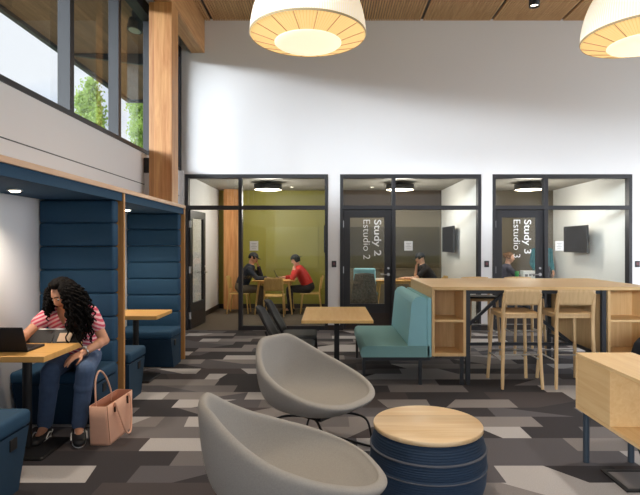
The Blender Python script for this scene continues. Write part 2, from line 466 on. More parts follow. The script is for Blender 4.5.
# storefront windows and doors of the study rooms
def storefront(n, x0, x1, xm, door_open=False):
    w = MB()
    y0, y1 = YB-0.015, YB+0.12
    w.box(x0, x0+0.055, y0, y1, 0, ZO).box(x1-0.055, x1, y0, y1, 0, ZO)
    w.box(x0+0.055, x1-0.055, y0, y1, ZO-0.07, ZO)
    w.box(xm-0.032, xm+0.032, y0, y1, 0, ZO-0.07)
    w.box(x0+0.055, xm-0.032, y0, y1, 2.125, 2.195).box(xm+0.032, x1-0.055, y0, y1, 2.125, 2.195)
    w.box(xm+0.032, x1-0.055, y0, y1, 0, 0.075)
    o = struct(w.build('window_%d' % n, M['black_frame'], bevel=0.003))
    for a, b, c, d in ((x0+0.055, xm-0.032, 2.195, ZO-0.07), (xm+0.032, x1-0.055, 2.195, ZO-0.07), (xm+0.032, x1-0.055, 0.075, 2.125)):
        MB().box(a, b, YB+0.05, YB+0.058, c, d).build('glass_pane', M['glass'], o)
    return o
storefront(2, *OP[0], (240.2-328)/56.8)
storefront(3, *OP[1], (393.8-328)/56.8)
storefront(4, *OP[2], (546.2-328)/56.8)

def letters(body, size, mat, name, parent, loc, height=None, bold=0.0, flat=True):
    cu = bpy.data.curves.new(name, 'FONT'); cu.body = body; cu.size = 1.0; cu.extrude = 0.0; cu.offset = bold
    o = bpy.data.objects.new(name, cu); C.objects.link(o)
    me = evaluated(o); bpy.data.objects.remove(o)
    xs = [v.co.x for v in me.vertices]; ys = [v.co.y for v in me.vertices]
    wx = max(xs)-min(xs); hy = 0.72
    for v in me.vertices:
        v.co.x = (v.co.x-min(xs))*size/wx; v.co.y = v.co.y*(height/hy)
    me.materials.append(mat); q = bpy.data.objects.new(name, me); C.objects.link(q); q.parent = parent
    q.matrix_local = Matrix.Translation(loc) @ Matrix(((0,1,0,0),(0,0,-1,0),(-1,0,0,0),(0,0,0,1)))
    return q
def door(n, x_hinge, width, rot=0.0, text=None):
    o_mb = MB()
    z0, z1, gz0, gz1, gl, gr = 0.012, 2.12, 0.46, 1.985, 0.12, width-0.13
    o_mb.box(0, gl, 0, 0.045, z0, z1).box(gr, width, 0, 0.045, z0, z1)
    o_mb.box(gl, gr, 0, 0.045, z0, gz0).box(gl, gr, 0, 0.045, gz1, z1)
    o = struct(o_mb.build('door_%d' % n, M['black_frame'], bevel=0.002)); o.location = (x_hinge, YB+0.03, 0); o.rotation_euler.z = rot
    MB().box(gl, gr, 0.018, 0.026, gz0, gz1).build('glass_pane', M['glass'], o)
    MB().box(0.05, width-0.05, -0.003, 0, 0.03, 0.30).build('kick_plate', M['base'], o)
    h = MB()
    for yy, sgn in ((0.0, -1), (0.045, 1)):
        h.cyl((width-0.06, yy, 0.98), (width-0.06, yy+sgn*0.012, 0.98), 0.028)
        h.tube([(width-0.06, yy+sgn*0.01, 0.98), (width-0.06, yy+sgn*0.05, 0.98), (width-0.09, yy+sgn*0.055, 0.98), (width-0.19, yy+sgn*0.055, 0.98)], 0.010)
        h.cyl((width-0.06, yy, 1.09), (width-0.06, yy+sgn*0.012, 1.09), 0.02)
    h.build('lever_handle', M['steel'], o)
    for z in (0.25, 1.06, 1.87):
        MB().box(-0.012, 0.012, -0.012, 0.03, z-0.06, z+0.06).build('hinge', M['steel'], o)
    if text:
        for body, L, px, bold, hh in text:
            letters(body, L, M['letter'], 'lettering', o, (px-x_hinge, 0.016, 1.5+(245-219.6)/56.8), hh, bold)
    return o
xh = OP[0][0]+0.06
door(1, xh+0.03, 0.86, 1.50)
xh = OP[1][0]+0.058
door(2, xh, 0.858, 0, [('Study 2', 0.64, (374.6-328)/56.8, 0.014, 0.125), ('Estudio 2', 0.70, (363.6-328)/56.8, -0.006, 0.125)])
xh = OP[2][0]+0.058
door(3, xh, 0.852, 0, [('Study 3', 0.60, (525.4-328)/56.8, 0.014, 0.125), ('Estudio 3', 0.67, (514.6-328)/56.8, -0.006, 0.125)])

# study room shells
PZ = 2.80
struct(MB().box(-2.6, 5.5, YB+0.161, YR+0.1, PZ, PZ+0.1).build('ceiling_study', plain('study_ceiling', (150, 146, 138), 0.85)))
struct(MB().box(-2.6, 0.06, YR, YR+0.1, 0, PZ).build('wall_study_green', M['olive']))
struct(MB().box(0.06, 2.75, YR, YR+0.1, 0, PZ).build('wall_study_brown', M['brown']))
struct(MB().box(2.75, 5.5, YR, YR+0.1, 0, PZ).build('wall_study_taupe', plain('taupe_dark', (96, 87, 70), 0.7)))
struct(MB().box(0.04, 0.16, YB+0.16, YR, 0, PZ).build('wall_partition', M['room_white']))
struct(MB().box(2.70, 2.82, YB+0.16, YR, 0, PZ).build('wall_divider', M['room_white']))
struct(MB().box(5.36, 5.5, YB+0.16, YR, 0, PZ).build('wall_study_right', M['room_white']))
struct(MB().box(-2.6, -2.585, YB+0.17, YR, 0, 0.10).box(-2.58, 0.04, YR-0.015, YR, 0, 0.10).box(0.16, 2.70, YR-0.015, YR, 0, 0.1).box(2.82, 5.36, YR-0.015, YR, 0, 0.1)
       .box(2.685, 2.70, YB+0.17, YR-0.016, 0, 0.1).box(5.345, 5.36, YB+0.17, YR-0.016, 0, 0.1).build('baseboard_study', M['base']))
struct(MB().box(-2.43, -2.08, 11.98, YR-0.016, 0, PZ).build('column_study', M['glulam_z'], bevel=0.006))
# darker brown band above the boards in the middle room, glass writing boards
bd = thing('writing_board', 'wide olive glass writing board on the back wall behind the STUDY 2 door', 'whiteboard', (1.43, YR, 0))
MB().box(-1.22, 1.22, -0.03, -0.012, 0.95, 1.93).build('board_panel', M['olive_board'], bd, bevel=0.002)
MB().box(-1.22, 1.22, -0.06, -0.03, 0.93, 0.95).build('pen_tray', M['taupe'], bd)
mid = struct(MB().box(0.17, 2.69, YR-0.012, YR-0.002, 0.1, 2.42).build('trim_5', M['taupe']))
bd = thing('writing_board', 'green glass writing board on the green wall behind the woman in red', 'whiteboard', (-0.85, YR, 0))
MB().box(-0.62, 0.62, -0.022, -0.002, 0.95, 1.93).build('board_panel', plain('green_board', (150, 146, 70), 0.3), bd, bevel=0.002)

# ------------------------------------------------------------------ lights with bodies
def pendant(x, y, zr, W, label):
    o = thing('pendant_lamp', label, 'lamp', (x, y, 0), 0, 'pleated pendant lamps')
    R = W/2
    prof = []
    for i in range(15):
        a = i/14; prof.append((R*(1-0.02*math.sin(a*PI))*math.cos(a*1.12)**0.62 if a < 1 else R*math.cos(1.12)**0.62, zr+0.02+R*0.98*math.sin(a*1.12)))
    prof = [(R*0.985, zr-0.012), (R, zr+0.0)] + prof
    MB().lathe(prof, (0,0,0), 96).build('lamp_shade', M['pleat_out'], o)
    MB().lathe([(R*0.985, zr-0.012), (R*0.578, zr-0.085)], (0,0,0), 96).build('shade_underside', M['pleat_under'], o)
    m = MB().lathe([(R*0.985+0.004, zr-0.016), (R*1.004, zr-0.004), (R*1.004, zr+0.004)], (0,0,0), 96)
    for k in range(16):
        a = 2*PI*(k+0.5)/16
        m.tube([(R*0.98*math.cos(a), R*0.98*math.sin(a), zr-0.016), (R*0.585*math.cos(a), R*0.585*math.sin(a), zr-0.086)], 0.0035, 5)
    m.build('shade_ribs', plain('rib', (190, 168, 126), 0.7), o)
    MB().lathe([(R*0.578, zr-0.085), (R*0.56, zr-0.095), (R*0.3, zr-0.1), (0.001, zr-0.101)], (0,0,0), 64).build('diffuser', M['diffuser'], o)
    top = zr+0.02+R*0.98*math.sin(1.12)
    m = MB().disc((0,0,top), R*math.cos(1.12)**0.62, 64).build('top_disc', M['pleat_out'], o)
    MB().cyl((0,0,top), (0,0,ZC-0.05), 0.008).build('cord', M['black'], o)
    MB().cyl((0,0,ZC-0.07), (0,0,ZC-0.03), 0.07).build('ceiling_cup', M['black'], o)
    light('pendant_light', 'SPOT', (0, 0, zr-0.12), 26, (1.0, 0.80, 0.55), 0.25, parent=o, spot_size=2.7, spot_blend=0.6)
    return o
pendant(-0.206, 5.3, 3.665, 1.19, 'pleated white drum pendant lamp hanging whole in view, top centre-left')
pendant(3.24, 5.28, 3.64, 1.19, 'pleated white drum pendant lamp cut off by the top right corner')

s = thing('ceiling_spotlight', 'small black cylinder spotlight on the slatted ceiling', 'spotlight', (3.2, 7.99, 0))
MB().lathe([(0.0, 5.448), (0.08, 5.448), (0.08, 5.2), (0.068, 5.2), (0.06, 5.235)], n=32).build('housing', M['black'], s)
MB().disc((0,0,5.232), 0.06, 32, 0, False).build('lens', M['spot_glow'], s)

def drum(px, py, d, label):
    p = at(px, py, d)
    o = thing('drum_light', label, 'ceiling light', (p.x, p.y, 0), 0, 'drum lights in the study rooms')
    z = 2.645; r = 0.29
    MB().lathe([(r, z), (r, z+0.11), (0.02, z+0.115)], n=48).lathe([(r-0.012, z+0.0), (r, z)], n=48).build('shade', M['black_frame'], o)
    MB().lathe([(r-0.012, z+0.003), (0.001, z+0.003)], n=48).build('diffuser', M['drum_glow'], o)
    m = MB()
    for k in range(3):
        a = 2*PI*k/3; m.cyl((r*0.8*math.cos(a), r*0.8*math.sin(a), z+0.11), (0, 0, PZ-0.012), 0.003, n=6)
    m.build('suspension_wires', M['steel'], o)
    MB().cyl((0,0,PZ-0.02), (0,0,PZ), 0.06).build('ceiling_cup', M['black_frame'], o)
    light('drum_lamp', 'POINT', (0, 0, z-0.3), 40, (1.0, 0.95, 0.86), 0.25, parent=o)
drum(268, 188, 10.7, 'round dark drum light in the green study room')
drum(400, 188, 10.7, 'round dark drum light behind the glass over the STUDY 2 door')
drum(529, 188, 10.7, 'round dark drum light behind the glass over the STUDY 3 door')
for px, lab in ((292, 'tiny recessed downlight in the ceiling of the green study room'), (372, 'tiny recessed downlight in the ceiling behind the STUDY 2 door')):
    p = at(px, 189, 11.5)
    o = thing('downlight', lab, 'downlight', (p.x, p.y, 0))
    MB().lathe([(0.045, PZ), (0.05, PZ-0.012), (0.035, PZ-0.012), (0.034, PZ-0.004)], n=24).build('trim_ring', M['paper'], o)
    MB().disc((0,0,PZ-0.005), 0.034, 24, 0, False).build('lens', M['spot_glow'], o)

for da in range(-24, 25, 4):     # low hazy sun entering by the clerestory
    a = math.radians(45+da)
    light('low_sun', 'SUN', (-20, -20, 8), 0.49, (0.91, 0.955, 1.0), rot=V((math.sin(a), math.cos(a), -0.15)).to_track_quat('-Z', 'Y').to_euler(), angle=math.radians(7))
# unseen spotlights added to fill the room, repeating the one in view
ceil_o = bpy.data.objects['ceiling']
for gx in (-0.4, 3.2, 6.6):
    for gy in (-2.0, 1.4, 4.7, 7.99):
        if (gx, gy) != (3.2, 7.99):
            MB().lathe([(0.0, 5.448), (0.08, 5.448), (0.08, 5.2), (0.068, 5.2), (0.06, 5.235), (0.0, 5.235)], (gx, gy, 0), 20).build('fill_lamp_can', M['black'], ceil_o)
        light('ceiling_spot_and_fill', 'SPOT', (gx, gy, 5.19), 230 if gy < 7 else 130, (1.0, 0.86, 0.70) if gx < 0 else (1.0, 0.93, 0.84), 0.12, spot_size=1.9 if gy < 4 else (1.5 if gy < 7 else 1.05), spot_blend=1.0)
# area lamps added outside the rear and right openings, filling in as daylight
light('fill_rear', 'AREA', (2.5, YN-0.6, 2.2), 260, (0.93, 0.97, 1.0), 9.0, 3.2, (-PI/2-0.15, 0, 0))
light('fill_right', 'AREA', (XR+0.6, 6.7, 2.2), 170, (0.9, 0.95, 1.0), 4.4, 3.0, (PI/2, 0, PI/2))

# ------------------------------------------------------------------ booths
def padded(m, x0, x1, y0, y1, zs, mi=0, r=0.022):
    for a, b in zip(zs[:-1], zs[1:]): m.rbox(x0, x1, y0, y1, a+0.001, b-0.001, r, mi, 3)
XF = -1.89
ZS = [0.0, 0.42, 0.64, 0.852, 1.064, 1.276, 1.488, 1.70, 1.905]
def booth(y0, y1, label, near_panel):
    o = thing('study_booth', label, 'booth', (XL, y0, 0))
    L = y1-y0
    def ly(y): return y-y0
    W = XF-XL
    m = MB().rbox(0.005, W-0.02, 0.0, L, 1.91, 1.978, 0.012, 0, 3); m.build('roof_pad', M['navy'], o)
    MB().box(W-0.02, W-0.008, 0.0, L, 1.905, 1.98).build('fascia', M['navy'], o)
    MB().box(0.004, W+0.012, -0.045 if near_panel else 0.0, L, 1.98, 2.02).build('roof_cap', M['trim_wood'], o, bevel=0.002)
    if near_panel:
        MB().box(0.004, W+0.006, -0.045, 0.0, 0, 1.98).build('end_panel', M['post_wood'], o)
    m = MB(); padded(m, 0.006, W-0.035, 0.002, 0.12, ZS); m.build('front_padding', M['navy'], o)
    m = MB(); padded(m, 0.006, W-0.035, L-0.165, L-0.047, ZS); m.build('back_padding', M['navy'], o)
    MB().box(0.004, W+0.006, L-0.034, L-0.001, 0, 1.98).build('divider_panel', M['post_wood'], o, bevel=0.002)
    return o
BY = [2.72, 4.785, 6.80]
booth(BY[0], BY[1], 'navy padded study booth with the curly-haired woman inside', True)
booth(BY[1], BY[2], 'empty navy padded study booth beside the timber column', False)
def bench(y, sgn, label):
    """sgn +1: backrest at low y, seat towards +y"""
    o = thing('booth_bench', label, 'bench', (XL, y, 0), 0, 'booth benches')
    W = XF-XL; D = 0.44
    def P(pl): return [(sgn*a, b) for a, b in pl]
    MB().prism(P([(0, 0.0), (D-0.13, 0.0), (D-0.02, 0.36), (0, 0.36)]), 'x', 0.02, W-0.005).build('bench_base', M['navy_dark'], o, bevel=0.008)
    m = MB(); a, b = sorted((0, sgn*D)); m.rbox(0.01, W+0.004, a, b, 0.362, 0.465, 0.03, 0, 4); m.build('seat_cushion', M['navy'], o)
    q = MB(); a, b = sorted((sgn*0.22, sgn*0.29)); q.box(W-0.006, W+0.002, a, b, 0.265, 0.335)
    q = q.build('power_outlet', M['black'], o, bevel=0.003)
    return o
bench(BY[0]+0.123, 1, 'navy booth bench at the bottom left corner by the shoes')
bench(BY[1]-0.17, -1, 'navy booth bench the curly-haired woman sits on')
bench(BY[1]+0.123, 1, 'navy booth bench just right of the wooden post')
bench(BY[2]-0.17, -1, 'navy booth bench at the far end of the empty booth')
def btable(y0, y1, xe, label):
    o = thing('booth_table', label, 'table', ((XL+xe)/2, (y0+y1)/2, 0), 0, 'booth tables')
    hx, hy = (xe-XL)/2, (y1-y0)/2
    MB().box(-hx+0.006, hx, -hy, hy, 0.70, 0.742).build('tabletop', M['oak_warm'], o, bevel=0.004)
    MB().cyl((0.06, 0, 0.02), (0.06, 0, 0.70), 0.032).build('pedestal', M['black'], o)
    MB().rbox(-0.16, 0.28, -0.2, 0.2, 0.0, 0.022, 0.02).build('base_plate', M['black'], o)
    MB().box(-hx+0.006, -hx+0.05, -hy+0.05, hy-0.05, 0.62, 0.70).build('wall_bracket', M['black'], o)
btable(3.50, 4.05, -1.93, 'wooden booth table holding the open laptop')
btable(5.50, 6.05, -1.83, 'bare wooden table in the empty booth')
for y, lab in ((3.80, 'small glowing downlight over the curly-haired woman'), (5.92, 'small glowing downlight in the roof of the empty booth')):
    o = thing('booth_downlight', lab, 'downlight', (-2.31, y, 0))
    MB().lathe([(0.05, 1.91), (0.054, 1.899), (0.04, 1.899), (0.038, 1.906)], n=32).build('trim_ring', M['steel'], o)
    MB().lathe([(0.039, 1.903), (0.034, 1.894), (0.018, 1.889), (0.001, 1.888)], n=32).build('lens', M['spot_glow'], o)
    light('booth_spot', 'SPOT', (0, 0, 1.87), 34, (1.0, 0.86, 0.7), 0.04, parent=o, spot_size=2.3, spot_blend=0.8)

# ------------------------------------------------------------------ lounge chairs
def shell_mesh():
    N, K = 56, 16
    m = MB(); vs = []
    def smooth(a): return a*a*(3-2*a)
    for i in range(K+1):
        r = i/K
        for j in range(N):
            t = 2*PI*j/N; c, s = math.cos(t), math.sin(t)
            e = 2.0/2.7
            ox = math.copysign(abs(c)**e, c); oy = math.copysign(abs(s)**e, s)
            bk = max(0.0, -ox); bw = min(1.0, bk*1.12)
            a = 0.43 if ox > 0 else 0.40
            hw = 0.415 - 0.04*max(0, ox)**2 - 0.11*bk**1.6
            # rim height: high back, dipping arms, low lip
            q = min(1.0, (1-ox)/2*1.03); zr = 0.43 + 0.20*q + 0.165*q**4
            zc = 0.295
            fr = max(0.0, ox)
            h = 1-(1-r)**(1.7+0.9*bk-0.3*fr)
            g = r**(2.7+0.3*bk) if ox < 0 else r**(2.7-0.2*fr)
            x = 0.03 + (ox*a-0.03)*h; y = oy*hw*h
            z = zc + (zr-zc)*g
            if fr > 0.3: z -= 0.03*(fr-0.3)*max(0, r-0.75)/0.25
            if bk > 0.2: x -= 0.05*bk*max(0, r-0.4)/0.6
            vs.append((x, y, z))
    fs = []
    for i in range(1, K):
        for j in range(N): fs.append((i*N+j, i*N+(j+1)%N, (i+1)*N+(j+1)%N, (i+1)*N+j))
    vs2 = [vs[0]] + vs[N:]
    fs2 = [tuple(1+(q-N) for q in f) for f in fs] + [(0, 1+(j+1)%N, 1+j) for j in range(N)]
    m.add(vs2, fs2, 0, True)
    return m
def lounge(x, y, hd, label):
    o = thing('lounge_chair', label, 'chair', (x, y, 0), hd, 'grey lounge chairs')
    q = shell_mesh().build('shell', M['grey_fab'], o)
    sd = q.modifiers.new('t', 'SOLIDIFY'); sd.thickness = 0.05; sd.offset = -1.0
    su = q.modifiers.new('s', 'SUBSURF'); su.levels = su.render_levels = 2
    for sgn in (-1, 1):
        w = sgn*0.27
        MB().tube(spline([(0.10, sgn*0.10, 0.260), (0.22, sgn*0.2, 0.25), (0.30, w*0.93, 0.20), (0.33, w, 0.03), (0.31, w, 0.012), (0.1, w, 0.010), (-0.25, w, 0.010), (-0.30, w, 0.03), (-0.22, w*0.93, 0.20), (-0.14, sgn*0.2, 0.26), (-0.05, sgn*0.10, 0.260)], 6), 0.0085).build('leg', M['black'], o)
    MB().tube([(0.10, -0.11, 0.26), (0.10, 0.11, 0.26)], 0.009).tube([(-0.05, -0.11, 0.26), (-0.05, 0.11, 0.26)], 0.009).box(-0.1, 0.14, -0.1, 0.1, 0.252, 0.285).build('seat_support', M['black'], o)
    return o
lounge(-0.10, 3.79, math.radians(-38), 'grey felt lounge chair shown whole behind the cut-off one, facing the round ottoman')
lounge(-0.16, 2.45, math.radians(15), 'grey felt lounge chair cut off by the bottom edge, back to the aisle')

# ------------------------------------------------------------------ tyre-like ottoman table
o = thing('ottoman_table', 'round navy ribbed ottoman with a pale wooden disc top', 'ottoman', (0.61, 3.16, 0))
prof = []
for i in range(91):
    z = 0.005+0.378*i/90
    u = (z/0.383-0.5)*2
    R = 0.347 - 0.04*abs(u)**3.2
    R += 0.0035*math.sin(z*2*PI/0.0135)
    for zb in (0.185, 0.285):
        if abs(z-zb) < 0.006: R += 0.006
    prof.append((R, z))
m = MB().lathe([(0.0, 0.005)] + prof + [(0.0, 0.383)], n=96)
m.build('ribbed_body', plain('navy_rope', (30, 54, 80), 0.7, var=0.15, vs=60), o)
for zb in (0.185, 0.285):
    u = (zb/0.383-0.5)*2; R = 0.347-0.04*abs(u)**3.2+0.006
    MB().lathe([(R-0.004, zb-0.007), (R+0.004, zb-0.003), (R+0.004, zb+0.003), (R-0.004, zb+0.007)], n=96).build('band', plain('band', (88, 92, 102), 0.7), o)
MB().lathe([(0.0, 0.384), (0.322, 0.384), (0.330, 0.389), (0.330, 0.409), (0.326, 0.414), (0.0, 0.414)], n=96).build('wooden_top', M['pine_disc'], o)

# ------------------------------------------------------------------ square table and black chairs
o = thing('cafe_table', 'wooden rectangular table on a black column between the black chairs and teal bench', 'table', (0.095, 5.78, 0))
MB().box(-0.365, 0.365, -0.575, 0.575, 0.706, 0.738).build('tabletop', M['oak_warm_y'], o, bevel=0.004)
MB().box(-0.028, 0.028, -0.2, -0.14, 0.02, 0.70).build('pedestal', M['black'], o)
MB().box(-0.2, 0.2, -0.22, -0.10, 0.69, 0.706).box(-0.028, 0.028, -0.45, 0.4, 0.69, 0.706).build('top_bracket', M['black'], o)
MB().rbox(-0.26, 0.26, -0.43, 0.09, 0.0, 0.018, 0.015).build('base_plate', M['black'], o)

def black_chair(x, y, hd, label):
    o = thing('side_chair', label, 'chair', (x, y, 0), hd, 'black side chairs')
    # back shell curved and leaning
    m = MB(); N, K = 12, 10; vs = []
    for i in range(K+1):
        a = i/K; z = 0.48+0.38*a
        for j in range(N+1):
            b = j/N*2-1; w = 0.205+0.02*math.sin(a*PI) - 0.06*max(0, a-0.75)/0.25*abs(b)
            vs.append((-0.19-0.19*a**1.3+0.05*b*b - 0.02*math.sin(a*PI), b*w, z-0.02*b*b*a))
    m.add(vs, [(i*(N+1)+j, i*(N+1)+j+1, (i+1)*(N+1)+j+1, (i+1)*(N+1)+j) for i in range(K) for j in range(N)], 0, True)
    q = m.build('backrest', M['soft_black'], o); sd = q.modifiers.new('t', 'SOLIDIFY'); sd.thickness = 0.022; sd.offset = 0
    MB().rbox(-0.20, 0.23, -0.22, 0.22, 0.435, 0.475, 0.03).build('seat', plain('grey_seat', (84, 88, 90), 0.8, var=0.1, vs=60), o)
    for sy in (-1, 1):
        MB().tube(spline([(0.18, sy*0.17, 0.435), (0.21, sy*0.2, 0.40), (0.24, sy*0.22, 0.01)], 5), 0.011).build('leg', M['black'], o)
        MB().tube(spline([(-0.14, sy*0.17, 0.435), (-0.19, sy*0.2, 0.40), (-0.26, sy*0.22, 0.01)], 5), 0.011).build('leg', M['black'], o)
        MB().tube(spline([(-0.05, sy*0.19, 0.43), (-0.18, sy*0.195, 0.45), (-0.235, sy*0.19, 0.56), (-0.265, sy*0.17, 0.62)], 5), 0.012).build('back_support', M['black'], o)
black_chair(-0.37, 5.40, 0.0, 'nearer black side chair pulled up to the wooden rectangular table')
black_chair(-0.36, 6.05, 0.0, 'farther black side chair pulled up to the wooden rectangular table')
black_chair(2.64, 4.25, math.radians(82), 'black side chair cut off by the right edge behind the wooden credenza')

# ------------------------------------------------------------------ teal bench
o = thing('teal_bench', 'teal upholstered bench with its back against the counter end', 'bench', (0.0, 5.5, 0))
m = MB().prism([(0.35, 0.325), (0.36, 0.30), (1.085, 0.30), (1.085, 0.42), (0.40, 0.42), (0.365, 0.405), (0.352, 0.37)], 'y', 0.0, 1.4)
m.build('seat_cushion', M['teal_seat'], o, bevel=0.02)
m = MB().prism([(0.85, 0.422), (1.055, 0.422), (1.055, 0.90), (1.03, 0.94), (0.985, 0.95), (0.93, 0.935), (0.895, 0.88)], 'y', 0.0, 1.4)
m.build('back_cushion', M['teal'], o, bevel=0.025)
MB().box(1.057, 1.107, 0.0, 1.4, 0.30, 0.935).build('back_panel', M['teal'], o, bevel=0.008)
m = MB().box(0.37, 1.10, 0.02, 0.06, 0.262, 0.298).box(0.37, 1.08, 1.34, 1.38, 0.262, 0.298).box(0.37, 0.41, 0.06, 1.34, 0.262, 0.298)
m.build('base_rail', M['gunmetal'], o)
for xx in (0.385, 0.99):
    for yy in (0.04, 1.36):
        MB().box(xx-0.016, xx+0.016, yy-0.016, yy+0.016, 0, 0.262).build('leg', M['gunmetal'], o)

# ------------------------------------------------------------------ high counter
X0, X1, Y0, Y1 = 1.11, 3.50, 5.5, 6.92
o = thing('counter_top', 'long oak bar-height counter with open shelf ends and black trestle frame', 'counter', (0, 5.5, 0))
D = Y1-Y0
MB().box(X0, X1, -0.01, D, 1.017, 1.053).build('worktop', M['oak_x'], o, bevel=0.003)
def shelf_unit(xa, xb, name):
    m = MB(); t_ = 0.03; zb, zt = 0.31, 1.015; dp = 0.38
    q = MB().box(xa, xa+t_, 0, D, zb, zt).box(xb-t_, xb, 0, D, zb, zt)
    q.box(xa+t_, xb-t_, 0, D, zb, zb+t_).box(xa+t_, xb-t_, dp, dp+0.02, zb+t_, zt)
    q.box(xa+t_, xb-t_, D-dp-0.02, D-dp, zb+t_, zt)
    c = q.build(name, M['oak_z'], o, bevel=0.002)
    MB().box(xa+t_, xb-t_, 0.004, dp, 0.675, 0.70).build('shelf', M['oak_x'], c)
    MB().box(xa+t_, xb-t_, D-dp, D-0.004, 0.675, 0.70).build('shelf', M['oak_x'], c)
    return c
shelf_unit(X0, 1.475, 'end_cabinet'); shelf_unit(2.99, X1, 'end_cabinet')
for xx in (1.50, 2.955):
    for yy in (0.03, D-0.03):
        MB().box(xx-0.022, xx+0.022, yy-0.022, yy+0.022, 0, 1.017).build('leg', M['gunmetal'], o)
for xx in (1.44, 3.03, 3.46):
    for yy in (0.05, D-0.05):
        MB().box(xx-0.018, xx+0.018, yy-0.018, yy+0.018, 0, 0.31).build('leg', M['gunmetal'], o)
m = MB().bar((1.5, D/2, 0.36), (1.5+0.7, D/2, 1.0), 0.035, 0.035).bar((2.955-0.9, D/2, 1.0), (2.955, D/2, 0.30), 0.035, 0.035)
m.box(1.5, 2.955, D/2-0.017, D/2+0.017, 0.29, 0.325).box(1.5, 2.955, 0.03, 0.06, 0.975, 1.016).box(1.49, 1.51, 0.03, D-0.03, 0.29, 0.325).box(2.945, 2.965, 0.03, D-0.03, 0.29, 0.325)
m.box(1.5, 2.955, D-0.06, D-0.03, 0.975, 1.016)
m.build('brace', M['gunmetal'], o)

# bar stools
def bar_stool(x, y, hd, label, dark=False):
    o = thing('bar_stool', label, 'bar stool', (x, y, 0), hd, 'oak bar stools')
    wd = M['ply']
    m = MB(); N = 10
    # seat: slightly dished panel
    vs = []
    for i in range(N+1):
        for j in range(N+1):
            a, b = i/N*2-1, j/N*2-1
            vs.append((0.20*a*(1-0.04*b*b), 0.205*b*(1-0.06*a*a) - 0.0, 0.795-0.012*(1-a*a)*(1-b*b)+0.004*a))
    m.add(vs, [(i*(N+1)+j, (i+1)*(N+1)+j, (i+1)*(N+1)+j+1, i*(N+1)+j+1) for i in range(N) for j in range(N)], 0, True)
    q = m.build('seat', M['soft_black'] if dark else wd, o); sd = q.modifiers.new('t', 'SOLIDIFY'); sd.thickness = 0.025; sd.offset = -1
    MB().box(-0.18, 0.18, -0.192, -0.172, 0.735, 0.772).box(-0.18, 0.18, 0.172, 0.192, 0.735, 0.772).box(0.165, 0.185, -0.172, 0.172, 0.735, 0.772).box(-0.195, -0.175, -0.172, 0.172, 0.735, 0.772).build('seat_frame', wd, o, bevel=0.003)
    # curved back panel
    m = MB(); vs = []
    for i in range(7):
        a = i/6; z = 0.878+0.155*a
        for j in range(N+1):
            b = j/N*2-1; vs.append((-0.222-0.035*a-0.02*(1-b*b)+0.0, 0.192*b, z+0.008*(1-b*b)*a))
    m.add(vs, [(i*(N+1)+j, i*(N+1)+j+1, (i+1)*(N+1)+j+1, (i+1)*(N+1)+j) for i in range(6) for j in range(N)], 0, True)
    q = m.build('backrest', wd, o); sd = q.modifiers.new('t', 'SOLIDIFY'); sd.thickness = 0.016; sd.offset = 0
    for sy in (-1, 1):
        MB().tube(spline([(-0.252, sy*0.188, 1.0), (-0.215, sy*0.188, 0.80), (-0.215, sy*0.19, 0.5), (-0.25, sy*0.208, 0.008)], 6), [0.014]*3+[0.020]*12+[0.018]*3+[0.015], 10).build('leg', wd, o)
        MB().tube(spline([(0.17, sy*0.18, 0.77), (0.185, sy*0.19, 0.5), (0.22, sy*0.215, 0.008)], 6), 0.019, 10).build('leg', wd, o)
        MB().tube([(-0.225, sy*0.205, 0.30), (0.20, sy*0.205, 0.30)], 0.008, 8).build('footrest', M['steel'], o)
    MB().tube([(0.19, -0.20, 0.33), (0.19, 0.20, 0.33)], 0.008, 8).build('footrest', M['steel'], o)
    MB().tube([(-0.222, -0.205, 0.36), (-0.222, 0.205, 0.36)], 0.007, 8).build('footrest', M['steel'], o)
    return o
bar_stool(2.01, 5.57, PI/2, 'oak bar stool nearer the teal bench on the front side of the counter')
bar_stool(2.565, 5.57, PI/2, 'oak bar stool nearer the right shelf end on the front side of the counter')
bar_stool(2.12, 7.18, -PI/2, 'oak bar stool beyond the counter, seen under it beside the left leg', True)
bar_stool(2.74, 7.18, -PI/2, 'oak bar stool beyond the counter, seen between the two front stools', True)

# ------------------------------------------------------------------ credenza, desk, floor box
o = thing('credenza', 'low oak credenza with an open niche on blue-grey legs', 'credenza', (1.74, 0, 0))
za, zb = 0.355, 0.745; ya, yb = 1.9, 3.62; wd_ = 0.40
m = MB().box(0, wd_, ya, yb, zb-0.022, zb).box(0, wd_, ya, yb, za, za+0.022)
m.box(0, wd_, yb-0.02, yb, za+0.022, zb-0.022).box(0, wd_, ya, ya+0.02, za+0.022, zb-0.022).box(wd_-0.02, wd_, ya+0.02, yb-0.02, za+0.022, zb-0.022)
m.box(0, wd_-0.02, 3.18, 3.2, za+0.022, zb-0.022).box(0, wd_-0.02, 2.3, 2.32, za+0.022, zb-0.022)
m.build('cabinet_body', M['oak_y'], o, bevel=0.002)
MB().box(0.002, 0.02, 3.202, yb-0.022, za+0.024, zb-0.024).build('door', M['oak_y'], o, bevel=0.001)
for xx in (0.045, wd_-0.045):
    for yy in (ya+0.08, yb-0.06):
        MB().cyl((xx, yy, 0), (xx, yy, za), 0.021).build('leg', M['blue_leg'], o)
o = thing('desk', 'oak desk surface running off behind the credenza at the right edge', 'desk', (2.16, 2.0, 0))
MB().box(0.0, 1.0, 0.1, 1.58, 0.705, 0.735).build('desktop', M['oak_y'], o, bevel=0.003)
for xx in (0.04, 0.95):
    for yy in (0.15, 1.53): MB().box(xx-0.02, xx+0.02, yy-0.02, yy+0.02, 0, 0.705).build('leg', M['blue_leg'], o)
o = thing('floor_box', 'square black framed floor outlet box in the carpet under the credenza', 'floor outlet', (2.02, 3.27, 0))
